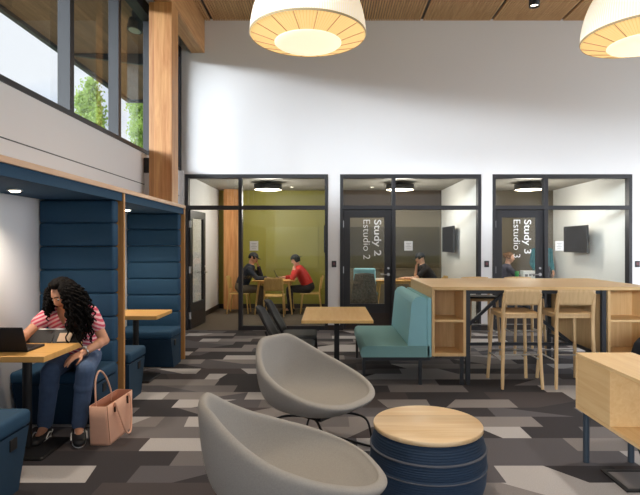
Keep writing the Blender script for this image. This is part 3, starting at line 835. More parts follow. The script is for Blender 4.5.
MB().box(-0.21, 0.21, -0.15, -0.125, 0.0, 0.012).box(-0.21, 0.21, 0.125, 0.15, 0.0, 0.012).box(-0.21, -0.185, -0.125, 0.125, 0, 0.012).box(0.185, 0.21, -0.125, 0.125, 0, 0.012).build('frame', M['black'], o)
MB().box(-0.185, 0.185, -0.125, 0.125, 0, 0.006).build('lid', plain('lid', (120, 116, 116), 0.8), o)
m = MB().tube(spline([(2.05, 3.34, 0.012), (2.05, 3.36, 0.1), (2.03, 3.38, 0.2), (2.06, 3.4, 0.30), (2.06, 3.4, 0.355)], 6), 0.006)
tag(m.build('power_cord', M['black']), 'black power cord hanging from the credenza to the floor box', 'cord')

# ------------------------------------------------------------------ study room furniture
def study_chair(x, y, hd, label):
    o = thing('study_chair', label, 'chair', (x, y, 0), hd, 'ply study chairs')
    wd = M['chair_ply']
    MB().rbox(-0.20, 0.22, -0.21, 0.21, 0.43, 0.45, 0.012).build('seat', wd, o)
    m = MB(); vs = []; N = 10
    for i in range(8):
        a = i/7; z = 0.55+0.27*a
        for j in range(N+1):
            b = j/N*2-1; w = 0.205-0.02*a**4
            vs.append((-0.215-0.05*a-0.025*(1-b*b), w*b, z))
    m.add(vs, [(i*(N+1)+j, i*(N+1)+j+1, (i+1)*(N+1)+j+1, (i+1)*(N+1)+j) for i in range(7) for j in range(N)], 0, True)
    q = m.build('backrest', wd, o); sd = q.modifiers.new('t', 'SOLIDIFY'); sd.thickness = 0.014; sd.offset = 0
    for sy in (-1, 1):
        MB().tube([(-0.235, sy*0.19, 0.78), (-0.2, sy*0.19, 0.44), (-0.25, sy*0.215, 0.006)], [0.012, 0.018, 0.012], 10).build('leg', wd, o)
        MB().tube([(0.17, sy*0.18, 0.43), (0.21, sy*0.205, 0.006)], [0.018, 0.012], 10).build('leg', wd, o)
    MB().tube([(-0.2, -0.19, 0.425), (-0.2, 0.19, 0.425)], 0.012, 8).tube([(0.16, -0.17, 0.42), (0.16, 0.17, 0.42)], 0.012, 8).build('seat_rail', wd, o)
    return o
def study_table(x, y, w, d, label):
    o = thing('study_table', label, 'table', (x, y, 0), 0, 'oak study tables')
    MB().rbox(-w/2, w/2, -d/2, d/2, 0.715, 0.742, 0.012).build('tabletop', M['oak_warm'], o)
    for sx in (-1, 1):
        for sy in (-1, 1):
            MB().tube([(sx*(w/2-0.14), sy*(d/2-0.12), 0.715), (sx*(w/2-0.06), sy*(d/2-0.05), 0.006)], [0.026, 0.016], 10).build('leg', M['chair_ply'], o)
    MB().box(-w/2+0.14, w/2-0.14, -d/2+0.12, -d/2+0.14, 0.655, 0.715).box(-w/2+0.14, w/2-0.14, d/2-0.14, d/2-0.12, 0.655, 0.715).build('apron', M['chair_ply'], o)
    return o
study_table(-1.17, 11.35, 0.92, 0.70, 'small oak study table between the man in dark blue and the woman in red')
study_table(1.48, 11.35, 0.98, 0.70, 'small oak study table behind the STUDY 2 door')
study_table(4.42, 11.2, 0.98, 0.70, 'small oak study table behind the STUDY 3 door')
study_chair(-1.94, 11.35, 0.0, 'pale ply chair under the man in the dark blue jacket')
study_chair(-0.39, 11.35, PI, 'pale ply chair under the woman in the red jumper')
study_chair(-1.13, 10.92, PI/2, 'empty pale ply chair with its back to the green room glass')
study_chair(2.33, 11.35, PI, 'pale ply chair under the man in the black T-shirt')
study_chair(3.66, 11.2, 0.0, 'pale ply chair under the person with tied-up brown hair')

def tv(x, y, label, side):
    o = thing('television', label, 'television', (x, y, 1.62), 0, 'wall televisions')
    MB().box(-0.02, 0.02, -0.5, 0.5, -0.275, 0.275).build('casing', M['black'], o, bevel=0.004)
    MB().box(-0.0215, -0.0205, -0.485, 0.485, -0.26, 0.26).build('screen', M['screen'], o)
    MB().box(0.02, side, -0.1, 0.1, -0.08, 0.08).build('wall_mount', M['gunmetal'], o)
tv(-0.06, 10.8, 'black television seen edge-on at the right of the green room', 0.098)
tv(2.58, 11.05, 'black television on the pale wall of the STUDY 2 room', 0.118)
tv(5.12, 10.65, 'black television on the pale wall of the STUDY 3 room', 0.238)

def sign(px, label):
    p = at(px, 246.5, YB+0.045)
    o = MB().box(p.x-0.075, p.x+0.075, YB+0.0475, YB+0.0495, 1.40, 1.57)
    for k, wv in enumerate((0.045, 0.03, 0.05, 0.035)): o.box(p.x-wv, p.x+wv, YB+0.0468, YB+0.0476, 1.525-0.028*k, 1.530-0.028*k, 1)
    return tag(o.build('paper_notice', [M['paper'], M['ink']]), label, 'notice', 'paper notices on the study glass')
sign(254, 'white paper notice taped on the glass of the green room')
sign(408.5, 'white paper notice taped on the glass beside the STUDY 2 door')
sign(559.5, 'white paper notice taped on the glass beside the STUDY 3 door')
def reader(px, label):
    p = at(px, 264, YB)
    o = thing('card_reader', label, 'card reader', (p.x, YB, p.z), 0, 'card readers')
    MB().box(-0.04, 0.04, -0.022, 0, -0.055, 0.055).build('casing', M['black_frame'], o, bevel=0.005)
    MB().box(-0.022, 0.022, -0.024, -0.022, -0.02, 0.03).build('sensor_window', plain('reader_red', (110, 70, 74), 0.3), o)
reader(334, 'dark card reader on the white wall beside the STUDY 2 door')
reader(486.5, 'dark card reader on the white wall beside the STUDY 3 door')
reader(637, 'dark card reader on the white wall at the right edge')

# ------------------------------------------------------------------ people
SKIN = {k: plain('skin_'+k, c, 0.55, var=0.05, vs=30) for k, c in
        {'tan': (214, 158, 128), 'light': (232, 184, 158), 'mid': (205, 150, 118)}.items()}
LIPS = plain('lips', (176, 88, 84), 0.5)
EYE = plain('eye_white', (232, 228, 222), 0.3); IRIS = plain('iris', (40, 28, 22), 0.2)
def fuse(mb, name, mats, parent, vox, smooth=6, cut=None, thick=0.0, paint=None):
    tmp = mb.build('tmp', mats[0])
    r = tmp.modifiers.new('r', 'REMESH'); r.mode = 'VOXEL'; r.voxel_size = vox; r.use_smooth_shade = True
    q = tmp.modifiers.new('s', 'SMOOTH'); q.factor = 0.5; q.iterations = smooth
    me = evaluated(tmp); bpy.data.objects.remove(tmp)
    me.name = name
    while len(me.materials) < len(mats): me.materials.append(mats[len(me.materials)])
    if cut:
        import bmesh
        bm = bmesh.new(); bm.from_mesh(me)
        bmesh.ops.delete(bm, geom=[f for f in bm.faces if cut(f.calc_center_median())], context='FACES')
        bm.to_mesh(me); bm.free()
    if paint:
        for p in me.polygons:
            k = paint(p.center)
            if k: p.material_index = k
    for p in me.polygons: p.use_smooth = True
    o = bpy.data.objects.new(name, me); C.objects.link(o)
    if parent: o.parent = parent
    if thick:
        sd = o.modifiers.new('t', 'SOLIDIFY'); sd.thickness = thick; sd.offset = 1
    return o
def head_mesh(m, H, k=1.0):
    """face looks along +X of H"""
    def g(d, c, w): return math.exp(-((d[0]-c[0])**2+(d[1]-c[1])**2+(d[2]-c[2])**2)/(w*w))
    nu, nv = 48, 36; vs = []
    for i in range(nv+1):
        ph = PI*i/nv
        for j in range(nu):
            th = 2*PI*j/nu
            d = V((math.sin(ph)*math.cos(th), math.sin(ph)*math.sin(th), math.cos(ph)))
            x, y, z = d.x*0.098, d.y*0.077, d.z*0.118
            if d.z < 0:
                tp = -d.z; y *= 1-0.34*tp*tp
                x = x*(1-0.12*tp) + 0.016*tp
                if d.x < 0: x += 0.045*tp*(-d.x)
            if d.x > 0.3: x *= 0.96
            r = V((x, y, z)); f = V((1, 0, 0))
            r += f*(0.024*g(d, (1, 0, -0.14), 0.15) + 0.012*g(d, (1, 0, 0.05), 0.12))
            for sg in (-1, 1):
                r -= f*0.010*g(d, (0.92, sg*0.36, 0.1), 0.17)
                r += f*0.006*g(d, (0.9, sg*0.36, 0.27), 0.16)
                r += f*0.005*g(d, (0.75, sg*0.6, -0.12), 0.25)
            r += f*(0.008*g(d, (0.93, 0, -0.42), 0.12) - 0.004*g(d, (0.9, 0, -0.55), 0.08) + 0.010*g(d, (0.75, 0, -0.75), 0.2))
            vs.append(H @ (r*k))
    m.add(vs, [((i+1)*nu+j, (i+1)*nu+(j+1)%nu, i*nu+(j+1)%nu, i*nu+j) for i in range(nv) for j in range(nu)], 0, True)
    R3 = H.to_3x3()
    for sg in (-1, 1): m.sph(H @ V((-0.008*k, sg*0.078*k, -0.008*k)), (0.020*k, 0.010*k, 0.032*k), 12, 8, 0, R3)
def hand(m, w, d, n, curl=0.5, k=1.0, thumb=1):
    """w wrist, d finger direction, n palm normal"""
    w, d, n = V(w), V(d).normalized(), V(n).normalized()
    n = (n-d*n.dot(d)).normalized(); s = d.cross(n)*thumb
    L = [(0.030, 0.088, (0.042, 0.026, 0.020)), (0.010, 0.094, (0.047, 0.029, 0.021)), (-0.010, 0.090, (0.043, 0.027, 0.021)), (-0.029, 0.082, (0.034, 0.020, 0.018))]
    for off, base, seg in L:
        p = w + d*(base*k) + s*(off*k)
        m.cap(w + s*(off*0.55*k), p, 0.013*k, 0.0105*k, 10)
        a = curl*0.8
        for i, l in enumerate(seg):
            dd = d*math.cos(a) + n*math.sin(a); q = p + dd*(l*k)
            m.cap(p, q, (0.0098-0.001*i)*k, (0.0088-0.001*i)*k, 10); p = q; a += curl*0.75
    t0 = w + d*(0.025*k) + s*(0.024*k); t1 = t0 + (d*0.6 + s*0.75 + n*0.25).normalized()*(0.042*k)
    t2 = t1 + (d*0.85 + s*0.25 + n*0.4).normalized()*(0.032*k); t3 = t2 + (d*0.9 + n*0.45*(1+curl)).normalized()*(0.026*k)
    m.cap(t0, t1, 0.014*k, 0.0115*k, 10); m.cap(t1, t2, 0.011*k, 0.010*k, 10); m.cap(t2, t3, 0.0098*k, 0.008*k, 10)
def limb(m, a, b, c, r, k=1.0, g=0.0, upto=1.0):
    """two bone limb with taper, radii r = (top, mid, end)"""
    a, b, c = V(a), V(b), V(c)
    m.cap(a, b, r[0]*k+g, r[1]*k+g)
    e = b + (c-b)*upto; m.cap(b, e, r[1]*k*1.02+g, (r[1]+(r[2]-r[1])*upto)*k+g)
    if g == 0.0 or upto > 0.35:
        bb = b + (c-b)*0.28; m.sph(bb, r[1]*k*1.06+g)
def torso(m, J, k, g, lo=0.0, hi=1.0, w=1.0, bust=0.0):
    pts = spline([J['pelvis'], J['waist'], J['chest'], J['collar']], 6); N = len(pts)-1
    for i, p in enumerate(pts):
        u = i/N
        if u < lo-1e-6 or u > hi+1e-6: continue
        wd = 0.168*(1-u)**2*1.0 + 2*u*(1-u)*0.118 + u*u*0.150 if u < 0.8 else 0.150-0.35*(u-0.8)
        dp = 0.118*(1-u) + 0.092*u + 0.03*math.sin(u*PI)
        T = (pts[min(i+1, N)]-pts[max(i-1, 0)]).normalized()
        Lx = V(J['lat']).normalized(); Fx = Lx.cross(T).normalized(); Lx = T.cross(Fx)
        R = Matrix((Fx, Lx, T)).transposed()
        m.sph(p, (dp*k+g, wd*k*w+g, 0.075*k+g), 20, 10, 0, R)
        if bust and abs(u-0.72) < 0.07:
            for sg in (-1, 1): m.sph(p + Fx*(0.075*k) + Lx*(sg*0.075*k), 0.068*k*bust+g, 16, 10)
def person(label, loc, rz, J, skin, top, top_sleeve, legs, k=1.0, vox=0.011, shoe_mat=None, group=None, neck_cut=None, bust=0.0, w=1.0, top_name='shirt', trouser_name='trousers', curl=(0.5, 0.5), sole=None):
    o = thing('person', label, 'person', loc, rz, group)
    H = Matrix.Translation(V(J['head'])) @ Euler((0, math.radians(J.get('nod', 15)), 0), 'XYZ').to_matrix().to_4x4()
    H = Matrix.Translation(V(J['head'])) @ (Matrix.Rotation(math.radians(J.get('yaw', 0)), 4, 'Z') @ Matrix.Rotation(math.radians(J.get('roll', 0)), 4, 'X') @ Matrix.Rotation(math.radians(J.get('nod', 15)), 4, 'Y'))
    m = MB(); torso(m, J, k, 0, w=w, bust=bust)
    m.cap(V(J['collar']), V(H @ V((-0.02, 0, -0.07))), 0.062*k, 0.054*k)
    for sd in 'lr':
        m.cap(V(J['collar']) - V((0.0, 0, 0.02)), J['sh_'+sd], 0.055*k, 0.052*k)
        limb(m, J['sh_'+sd], J['el_'+sd], J['wr_'+sd], (0.050, 0.041, 0.027), k)
        limb(m, J['hip_'+sd], J['kn_'+sd], J['an_'+sd], (0.088, 0.058, 0.040), k)
        m.cap(J['an_'+sd], J['toe_'+sd], 0.036, 0.026)
        hd = J['hd_'+sd]; hand(m, J['wr_'+sd], hd[0], hd[1], curl[0 if sd == 'l' else 1], 0.96*k, 1 if sd == 'l' else -1)
    head_mesh(m, H, k)
    Hi = H.inverted()
    def paint(c):
        p = Hi @ V(c)
        return 1 if (p.x > 0.07 and abs(p.y) < 0.026 and -0.056*k < p.z < -0.040*k) else 0
    fuse(m, 'body', [skin, LIPS], o, vox, 4 if vox < 0.008 else 3, paint=paint)
    e = MB(); R3 = H.to_3x3()
    for sg in (-1, 1):
        e.sph(H @ (V((0.079, sg*0.030, 0.012))*k), 0.0092*k, 12, 8, 0); e.sph(H @ (V((0.0835, sg*0.030, 0.008))*k), 0.0066*k, 10, 6, 1)
    eo = e.build('eyes', [EYE, IRIS], o); eo['kind'] = 'thing'
    del eo['kind']
    # clothes
    m = MB(); torso(m, J, k, 0.012, 0.06, 0.97, w=w, bust=bust)
    for sd in 'lr':
        m.cap(V(J['collar']) - V((0, 0, 0.035)), J['sh_'+sd], 0.052*k+0.012, 0.052*k+0.013)
        if top_sleeve <= 1.0:
            b = V(J['sh_'+sd]).lerp(V(J['el_'+sd]), top_sleeve); m.cap(J['sh_'+sd], b, 0.050*k+0.014, (0.050-0.009*top_sleeve)*k+0.016)
        else:
            limb(m, J['sh_'+sd], J['el_'+sd], J['wr_'+sd], (0.050, 0.041, 0.027), k, 0.013, top_sleeve-1)
    fuse(m, top_name, [top], o, vox, 3, cut=neck_cut, thick=0.003 if neck_cut else 0.0)
    m = MB(); torso(m, J, k, 0.014, 0.0, 0.2, w=w)
    for sd in 'lr':
        m.cap(J['pelvis'], J['hip_'+sd], 0.10*k, 0.09*k+0.014); limb(m, J['hip_'+sd], J['kn_'+sd], J['an_'+sd], (0.088, 0.058, 0.044), k, 0.014, 0.93)
    fuse(m, trouser_name, [legs], o, vox, 3)
    for sd in 'lr':
        a, t_ = V(J['an_'+sd]), V(J['toe_'+sd]); d = (t_-a); d.z = 0; d.normalize(); lt = V((-d.y, d.x, 0)); R = Matrix((d, lt, V((0,0,1)))).transposed()
        m = MB(); fl = min(a.z, t_.z+0.05)-0.075
        base = V((a.x, a.y, 0))
        m.cap(V((a.x, a.y, a.z+0.01)), V((a.x, a.y, 0.055)), 0.044, 0.046)
        for i in range(9):
            u = i/8; m.sph(base + d*(-0.05+0.235*u) + V((0, 0, 0.046-0.012*u)), (0.05, 0.040+0.012*math.sin(u*PI*0.9), 0.046-0.014*u), 14, 8, 0, R)
        sh = fuse(m, 'shoe', [shoe_mat or M['soft_black']], o, 0.007, 3)
        sm = MB()
        pts = []
        for i in range(24):
            q = 2*PI*i/24; cx, sx = math.cos(q), math.sin(q)
            pts.append(base + d*(0.068+0.148*cx) + lt*(0.050*sx*(1-0.12*cx if cx < 0 else 1)))
        sm.add([p + V((0,0,0.002)) for p in pts] + [p + V((0,0,0.026)) for p in pts], [tuple(range(23, -1, -1)), tuple(range(24, 48))] + [(i, (i+1) % 24, 24+(i+1) % 24, 24+i) for i in range(24)])
        sm.build('sole', sole or M['base'], sh)
        if sole:
            for sg in (-1, 1):
                sm = MB().tube(spline([base + d*0.13 + lt*(sg*0.054) + V((0,0,0.04)), base + d*0.06 + lt*(sg*0.053) + V((0,0,0.066)), base + d*0.0 + lt*(sg*0.051) + V((0,0,0.045)), base - d*0.045 + lt*(sg*0.042) + V((0,0,0.05))], 6), 0.005, 6)
                sm.build('side_stripe', M['paper'], sh)
            lc = MB()
            for i in range(4):
                z = 0.082-0.008*i; x = 0.055+0.022*i
                lc.tube([base + d*x + lt*0.03 + V((0,0,z-0.004)), base + d*x + V((0,0,z+0.010)), base + d*x - lt*0.03 + V((0,0,z-0.004))], 0.005, 6)
            lc.build('laces', M['paper'], sh)
    return o, H
def cap_hat(o, H, k, mat, back=False, nm='cap'):
    m = MB(); vs = []; nu, nv = 28, 9
    for i in range(nv+1):
        ph = PI*0.5*i/nv
        for j in range(nu):
            t_ = 2*PI*j/nu
            vs.append(H @ (V((0.109*math.sin(ph)*math.cos(t_)-0.006, 0.090*math.sin(ph)*math.sin(t_), 0.040+0.092*math.cos(ph)))*k))
    m.add(vs, [((i+1)*nu+j, (i+1)*nu+(j+1)%nu, i*nu+(j+1)%nu, i*nu+j) for i in range(nv) for j in range(nu)], 0, True)
    sg = -1 if back else 1; top = []; N = 10
    for i in range(N+1):
        a = (i/N-0.5)*2.0
        top.append((V((sg*(0.100*math.cos(a)+0.0)-0.006, 0.084*math.sin(a), 0.040)), V((sg*(0.100*math.cos(a)+0.080*math.cos(a*0.8))-0.006, 0.084*math.sin(a), 0.022+0.006*math.cos(a)))))
    vs = []
    for a, b in top: vs += [H @ (a*k), H @ (b*k), H @ ((a-V((0,0,0.006)))*k), H @ ((b-V((0,0,0.006)))*k)]
    fs = []
    for i in range(N):
        p, q = 4*i, 4*i+4
        fs += [(p, p+1, q+1, q), (p+2, q+2, q+3, p+3), (p+1, p+3, q+3, q+1)]
    m.add(vs, fs, 0, True)
    return m.build(nm, mat, o)
def short_hair(o, H, k, mat, length=0.0, bun=False):
    m = MB()
    for i in range(90):
        u = random.random(); th = random.uniform(-PI, PI); ph = math.acos(1-1.15*u)
        if abs(th) < 1.0 and ph > 0.75: continue
        d = V((math.sin(ph)*math.cos(th), math.sin(ph)*math.sin(th), math.cos(ph)))
        m.sph(H @ (V((d.x*0.096-0.006, d.y*0.080, d.z*0.112+0.006))*k), 0.022*k, 8, 6)
    if bun: m.sph(H @ (V((-0.115, 0, 0.05))*k), 0.042*k, 12, 8)
    if length:
        for i in range(14):
            a = PI/2+PI*i/13; m.cap(H @ (V((0.085*math.cos(a), 0.078*math.sin(a), 0.0))*k), H @ (V((0.085*math.cos(a)-0.01, 0.085*math.sin(a), -length))*k), 0.024*k, 0.018*k, 8)
    return fuse(m, 'hair', [mat], o, 0.009, 2)

def seated(lean=0.15, k=1.0, seat=0.45, knee=0.44, spread=0.10, shw=0.19):
    z = seat+0.10
    J = dict(lat=(0, 1, 0), pelvis=(0, 0, z), waist=(lean*0.35, 0, z+0.17*k), chest=(lean*0.8, 0, z+0.35*k), collar=(lean*1.15, 0, z+0.47*k))
    J['head'] = (lean*1.15+0.055, 0, z+0.66*k)
    for sd, sg in (('l', 1), ('r', -1)):
        J['sh_'+sd] = (lean*1.08, sg*shw*k, z+0.42*k)
        J['hip_'+sd] = (0.03, sg*0.09, z-0.01)
        J['kn_'+sd] = (knee, sg*spread, z-0.02); J['an_'+sd] = (knee-0.02, sg*spread, 0.09); J['toe_'+sd] = (knee+0.14, sg*(spread+0.01), 0.035)
    return J
HAIR = {'black': plain('hair_black', (11, 8, 8), 0.75, spec=0.15), 'brown': plain('hair_brown', (110, 74, 46), 0.5)}

# --- man in dark blue, green room (faces +X)
J = seated(0.20)
J.update(nod=18, el_r=(0.40, -0.24, 0.775), wr_r=(0.60, -0.12, 0.785), hd_r=((0.9, 0.35, -0.05), (0, 0, -1)),
         el_l=(0.44, 0.17, 0.775), wr_l=(0.385, 0.06, 1.045), hd_l=((-0.25, -0.1, 1), (-1, -0.2, 0)))
o, H = person('seated man in a black cap and dark blue jacket resting chin on hand', (-1.93, 11.35, 0), 0, J, SKIN['mid'], plain('dark_jacket', (32, 36, 48), 0.8, var=0.1), 1.85, plain('grey_trousers', (104, 94, 80), 0.85), top_name='jacket', curl=(1.0, 0.4))
cap_hat(o, H, 1.0, plain('cap_charcoal', (44, 44, 48), 0.8)); short_hair(o, H, 0.97, HAIR['black'])
# --- woman in red, green room (faces -X)
J = seated(0.22, 0.94)
J.update(nod=22, el_l=(0.36, 0.22, 0.775), wr_l=(0.335, 0.06, 1.02), hd_l=((-0.15, -0.15, 1), (-1, 0, 0)),
         el_r=(0.40, -0.20, 0.775), wr_r=(0.60, -0.06, 0.785), hd_r=((1, 0.2, 0.1), (0, 0, -1)))
o, H = person('seated woman in a red jumper and backward black cap leaning over the table', (-0.41, 11.35, 0), PI, J, SKIN['light'], plain('red_jumper', (206, 48, 40), 0.85, var=0.08), 1.6, plain('black_trousers', (34, 33, 38), 0.85), k=0.94, top_name='jumper', curl=(0.7, 0.4))
cap_hat(o, H, 0.95, M['soft_black'], True); short_hair(o, H, 0.93, HAIR['black'], 0.05)
p = thing('tablet', 'black tablet propped up between the two people in the green room', 'tablet', (-1.05, 11.30, 0.743), math.radians(8))
m = MB().bar((-0.045, 0, 0.002), (-0.135, 0, 0.20), 0.27, 0.010); m.build('tablet_body', M['screen'], p)
MB().bar((-0.09, 0, 0.10), (0.02, 0, 0.003), 0.12, 0.006).build('stand_flap', M['black'], p)
# --- man in black T-shirt, middle room (faces -X)
J = seated(0.24)
J.update(nod=20, el_l=(0.46, 0.22, 0.775), wr_l=(0.70, 0.14, 0.785), hd_l=((1, -0.1, 0), (0, 0, -1)),
         el_r=(0.40, -0.17, 0.775), wr_r=(0.40, -0.06, 1.04), hd_r=((-0.2, 0.1, 1), (-1, 0.1, 0)))
o, H = person('seated man in a black T-shirt and black cap behind the counter, chin on hand', (2.36, 11.35, 0), PI, J, SKIN['light'], plain('black_shirt', (34, 35, 42), 0.85), 0.62, plain('dark_jeans', (40, 44, 56), 0.85), curl=(0.4, 0.9))
cap_hat(o, H, 1.0, M['soft_black']); short_hair(o, H, 0.97, HAIR['black'])
# --- person with tied-up brown hair, right room (faces +X)
J = seated(0.08, 1.02)
J.update(nod=8, yaw=-30, el_r=(0.28, -0.24, 0.79), wr_r=(0.48, -0.14, 0.80), hd_r=((1, 0.2, 0), (0, 0, -1)),
         el_l=(0.30, 0.22, 0.80), wr_l=(0.50, 0.10, 0.86), hd_l=((0.8, -0.2, 0.6), (0, -0.3, -1)))
o, H = person('seated person with tied-up brown hair and dark top behind the STUDY 3 door', (3.80, 11.2, 0), 0, J, SKIN['light'], plain('slate_top', (66, 66, 84), 0.85), 0.8, plain('dark_trousers', (40, 40, 46), 0.85), k=1.0, curl=(0.4, 0.4))
short_hair(o, H, 0.95, HAIR['brown'], 0.0, True)
# --- standing person in teal, right room
J = dict(lat=(0, 1, 0), pelvis=(0, 0, 0.93), waist=(0.01, 0, 1.10), chest=(0.0, 0, 1.27), collar=(-0.01, 0, 1.40), head=(0.03, 0, 1.58), nod=14)
for sd, sg in (('l', 1), ('r', -1)):
    J['sh_'+sd] = (-0.01, sg*0.185, 1.365); J['el_'+sd] = (-0.03, sg*0.225, 1.08); J['wr_'+sd] = (0.14, sg*0.20, 0.90); J['hd_'+sd] = ((0.5, -sg*0.1, -0.9), (0.1, -sg, 0))
    J['hip_'+sd] = (0, sg*0.09, 0.90); J['kn_'+sd] = (0.02, sg*0.10, 0.49); J['an_'+sd] = (-0.01, sg*0.10, 0.09); J['toe_'+sd] = (0.15, sg*0.12, 0.035)
o, H = person('standing person in a teal top, head hidden by the STUDY 3 door edge', (4.93, 11.86, 0), -PI/2, J, SKIN['mid'], plain('teal_top', (20, 104, 114), 0.85, var=0.06), 1.8, plain('navy_trousers', (36, 40, 54), 0.85), w=1.05)
short_hair(o, H, 0.98, HAIR['black'])

# --- woman with curly hair in the booth (faces -Y)
J = seated(0.17, 0.95, 0.465, 0.42, 0.13, 0.185)
J['head'] = (0.27, 0.0, 1.10); J['yaw'] = -24; J['nod'] = 30; J['roll'] = 6
J['collar'] = (0.185, 0, 0.995); J['chest'] = (0.14, 0, 0.89)
J['kn_l'] = (0.43, 0.25, 0.545); J['an_l'] = (0.37, 0.17, 0.09); J['toe_l'] = (0.50, 0.235, 0.035)
J['kn_r'] = (0.42, -0.02, 0.535); J['an_r'] = (0.36, -0.10, 0.09); J['toe_r'] = (0.53, -0.07, 0.035)
J['sh_l'] = (0.15, 0.158, 0.945); J['sh_r'] = (0.17, -0.158, 0.945)
J['el_l'] = (0.18, 0.285, 0.725); J['wr_l'] = (0.37, 0.20, 0.665); J['hd_l'] = ((0.75, -0.55, -0.25), (-0.1, -0.3, -1))
J['el_r'] = (0.34, -0.255, 0.80); J['wr_r'] = (0.55, -0.22, 0.775); J['hd_r'] = ((0.9, 0.35, -0.1), (0, 0.3, -1))
PINK = stripes('pink_stripes', (214, 84, 110), (240, 196, 200), 190.0)
DENIM = plain('denim', (76, 98, 132), 0.85, var=0.2, vs=25, bump=0.1, bs=300)
def vneck(c):
    if c.x < 0.14: return False
    top, bot = 1.03, 0.865
    return c.z > bot and abs(c.y) < 0.075*(c.z-bot)/(top-bot)+0.004
o, H = person('woman with long curly black hair in a pink striped top and jeans', (-2.10, 4.36, 0), -PI/2, J, SKIN['tan'], PINK, 0.48, DENIM, k=0.95, vox=0.006, bust=1.0, neck_cut=vneck, trouser_name='jeans', curl=(0.45, 0.35), sole=M['paper'], w=1.05)
# long curly hair: a full mass with loose ringlets
m = MB(); HB = MB()
random.seed(11)
def hp(x, y, z): return H @ V((x, y, z))
for i in range(120):
    u = random.random(); th = random.uniform(-PI, PI); ph = math.acos(1-1.3*u)
    if abs(th) < 0.95 and ph > 0.55: continue
    d = V((math.sin(ph)*math.cos(th), math.sin(ph)*math.sin(th), math.cos(ph)))
    HB.sph(hp(d.x*0.100-0.008, d.y*0.090, d.z*0.118+0.006), 0.030, 8, 6)
def ringlet(p0, p1, p2, r=0.0085, amp=0.012, turns=7):
    pts = []; n = 34; p0, p1, p2 = V(p0), V(p1), V(p2); ph = random.uniform(0, 6)
    for i in range(n+1):
        t_ = i/n; c = p0*(1-t_)**2 + p1*2*t_*(1-t_) + p2*t_*t_
        a = ph + t_*turns*2*PI; am = amp*min(1, t_*4)
        pts.append(c + V((am*math.cos(a), am*math.sin(a), 0)))
    HB.tube(pts, [r*(1-0.5*(i/n)**3) for i in range(n+1)], 7)
for i in range(230):
    a = random.uniform(0.95, 2*PI-0.95)
    y = math.sin(a); x = math.cos(a)
    p0 = hp(0.085*x*0.9-0.01, 0.080*y, random.uniform(0.02, 0.10))
    side = 1 if y > 0 else -1
    ln = random.uniform(0.20, 0.46) if side > 0 else random.uniform(0.12, 0.20)
    out = random.uniform(0.03, 0.17) if side > 0 else random.uniform(0.0, 0.04)
    p1 = p0 + V((x*0.05+0.0, y*out*1.15, -0.03)); p2 = V((p0.x + x*0.05 + random.uniform(-0.03, 0.05), p0.y + y*out + (0.02 if side > 0 else 0), p0.z - ln))
    if p2.x < 0.05: p2.x = 0.05
    ringlet(p0, p1, p2)
# the mass falling in front of the left shoulder
for i in range(95):
    u = random.random()
    p0 = hp(random.uniform(-0.02, 0.055), 0.080, random.uniform(-0.02, 0.08))
    p1 = p0 + V((0.02, random.uniform(0.02, 0.09), -0.10)); p2 = V((random.uniform(0.20, 0.30), random.uniform(0.03, 0.17), random.uniform(0.72, 0.86)))
    ringlet(p0, p1, p2, 0.009, 0.012, 7)
HB.build('hair', HAIR['black'], o)
m = MB()
for sg in (-1, 1):
    m.tube(spline([H @ (V((0.090, sg*0.012, 0.034))*0.95), H @ (V((0.092, sg*0.030, 0.041))*0.95), H @ (V((0.080, sg*0.048, 0.034))*0.95)], 5), 0.004, 6)
m.build('eyebrows', HAIR['black'], o)
w1 = V(J['wr_l']); d1 = (w1-V(J['el_l'])).normalized(); c1 = w1-d1*0.02
a_, b_ = frame(d1); m = MB()
m.tube([c1 + (a_*math.cos(t_)+b_*math.sin(t_))*0.0335 for t_ in [2*PI*i/20 for i in range(21)]], 0.006, 8, cap=False)
wt = m.build('wristwatch', M['steel'], o)
MB().cyl(c1+V((0,0,0.030)), c1+V((0,0,0.040)), 0.015).build('watch_face', M['paper'], wt)

# things on and by the booth table
p = thing('laptop', 'open black laptop on the booth table with its lid towards the camera', 'laptop', (-2.285, 3.64, 0.743), math.radians(1))
MB().box(-0.165, 0.165, 0.0, 0.22, 0.0, 0.016).build('base', M['soft_black'], p, bevel=0.004)
m = MB()
for i in range(5):
    for j in range(12): m.box(-0.145+j*0.0245, -0.125+j*0.0245, 0.08+i*0.025, 0.10+i*0.025, 0.016, 0.0175)
m.build('keyboard', M['black'], p)
MB().bar((0, -0.004, 0.010), (0, -0.075, 0.185), 0.33, 0.009).build('lid', M['soft_black'], p, bevel=0.002)
MB().bar((0, 0.0025, 0.022), (0, -0.0665, 0.178), 0.31, 0.001).build('screen', M['screen'], p)
p = thing('notebook', 'open black patterned notebook held upright on the booth table', 'notebook', (-2.135, 3.985, 0.743), math.radians(2))
bk = plain('notebook_cover', (30, 28, 30), 0.6, var=0.9, vs=120)
for sg in (-1, 1):
    m = MB().bar((sg*0.106, 0, 0.0), (sg*0.102, 0.08, 0.088), 0.205, 0.006); m.build('cover', bk, p)
    MB().bar((sg*0.104, 0.008, 0.005), (sg*0.100, 0.088, 0.096), 0.195, 0.007).build('pages', M['paper'], p)
MB().bar((0.085, -0.001, 0.010), (0.085, 0.054, 0.067), 0.10, 0.002).build('cover_label', plain('tan_label', (206, 178, 152), 0.7), p)

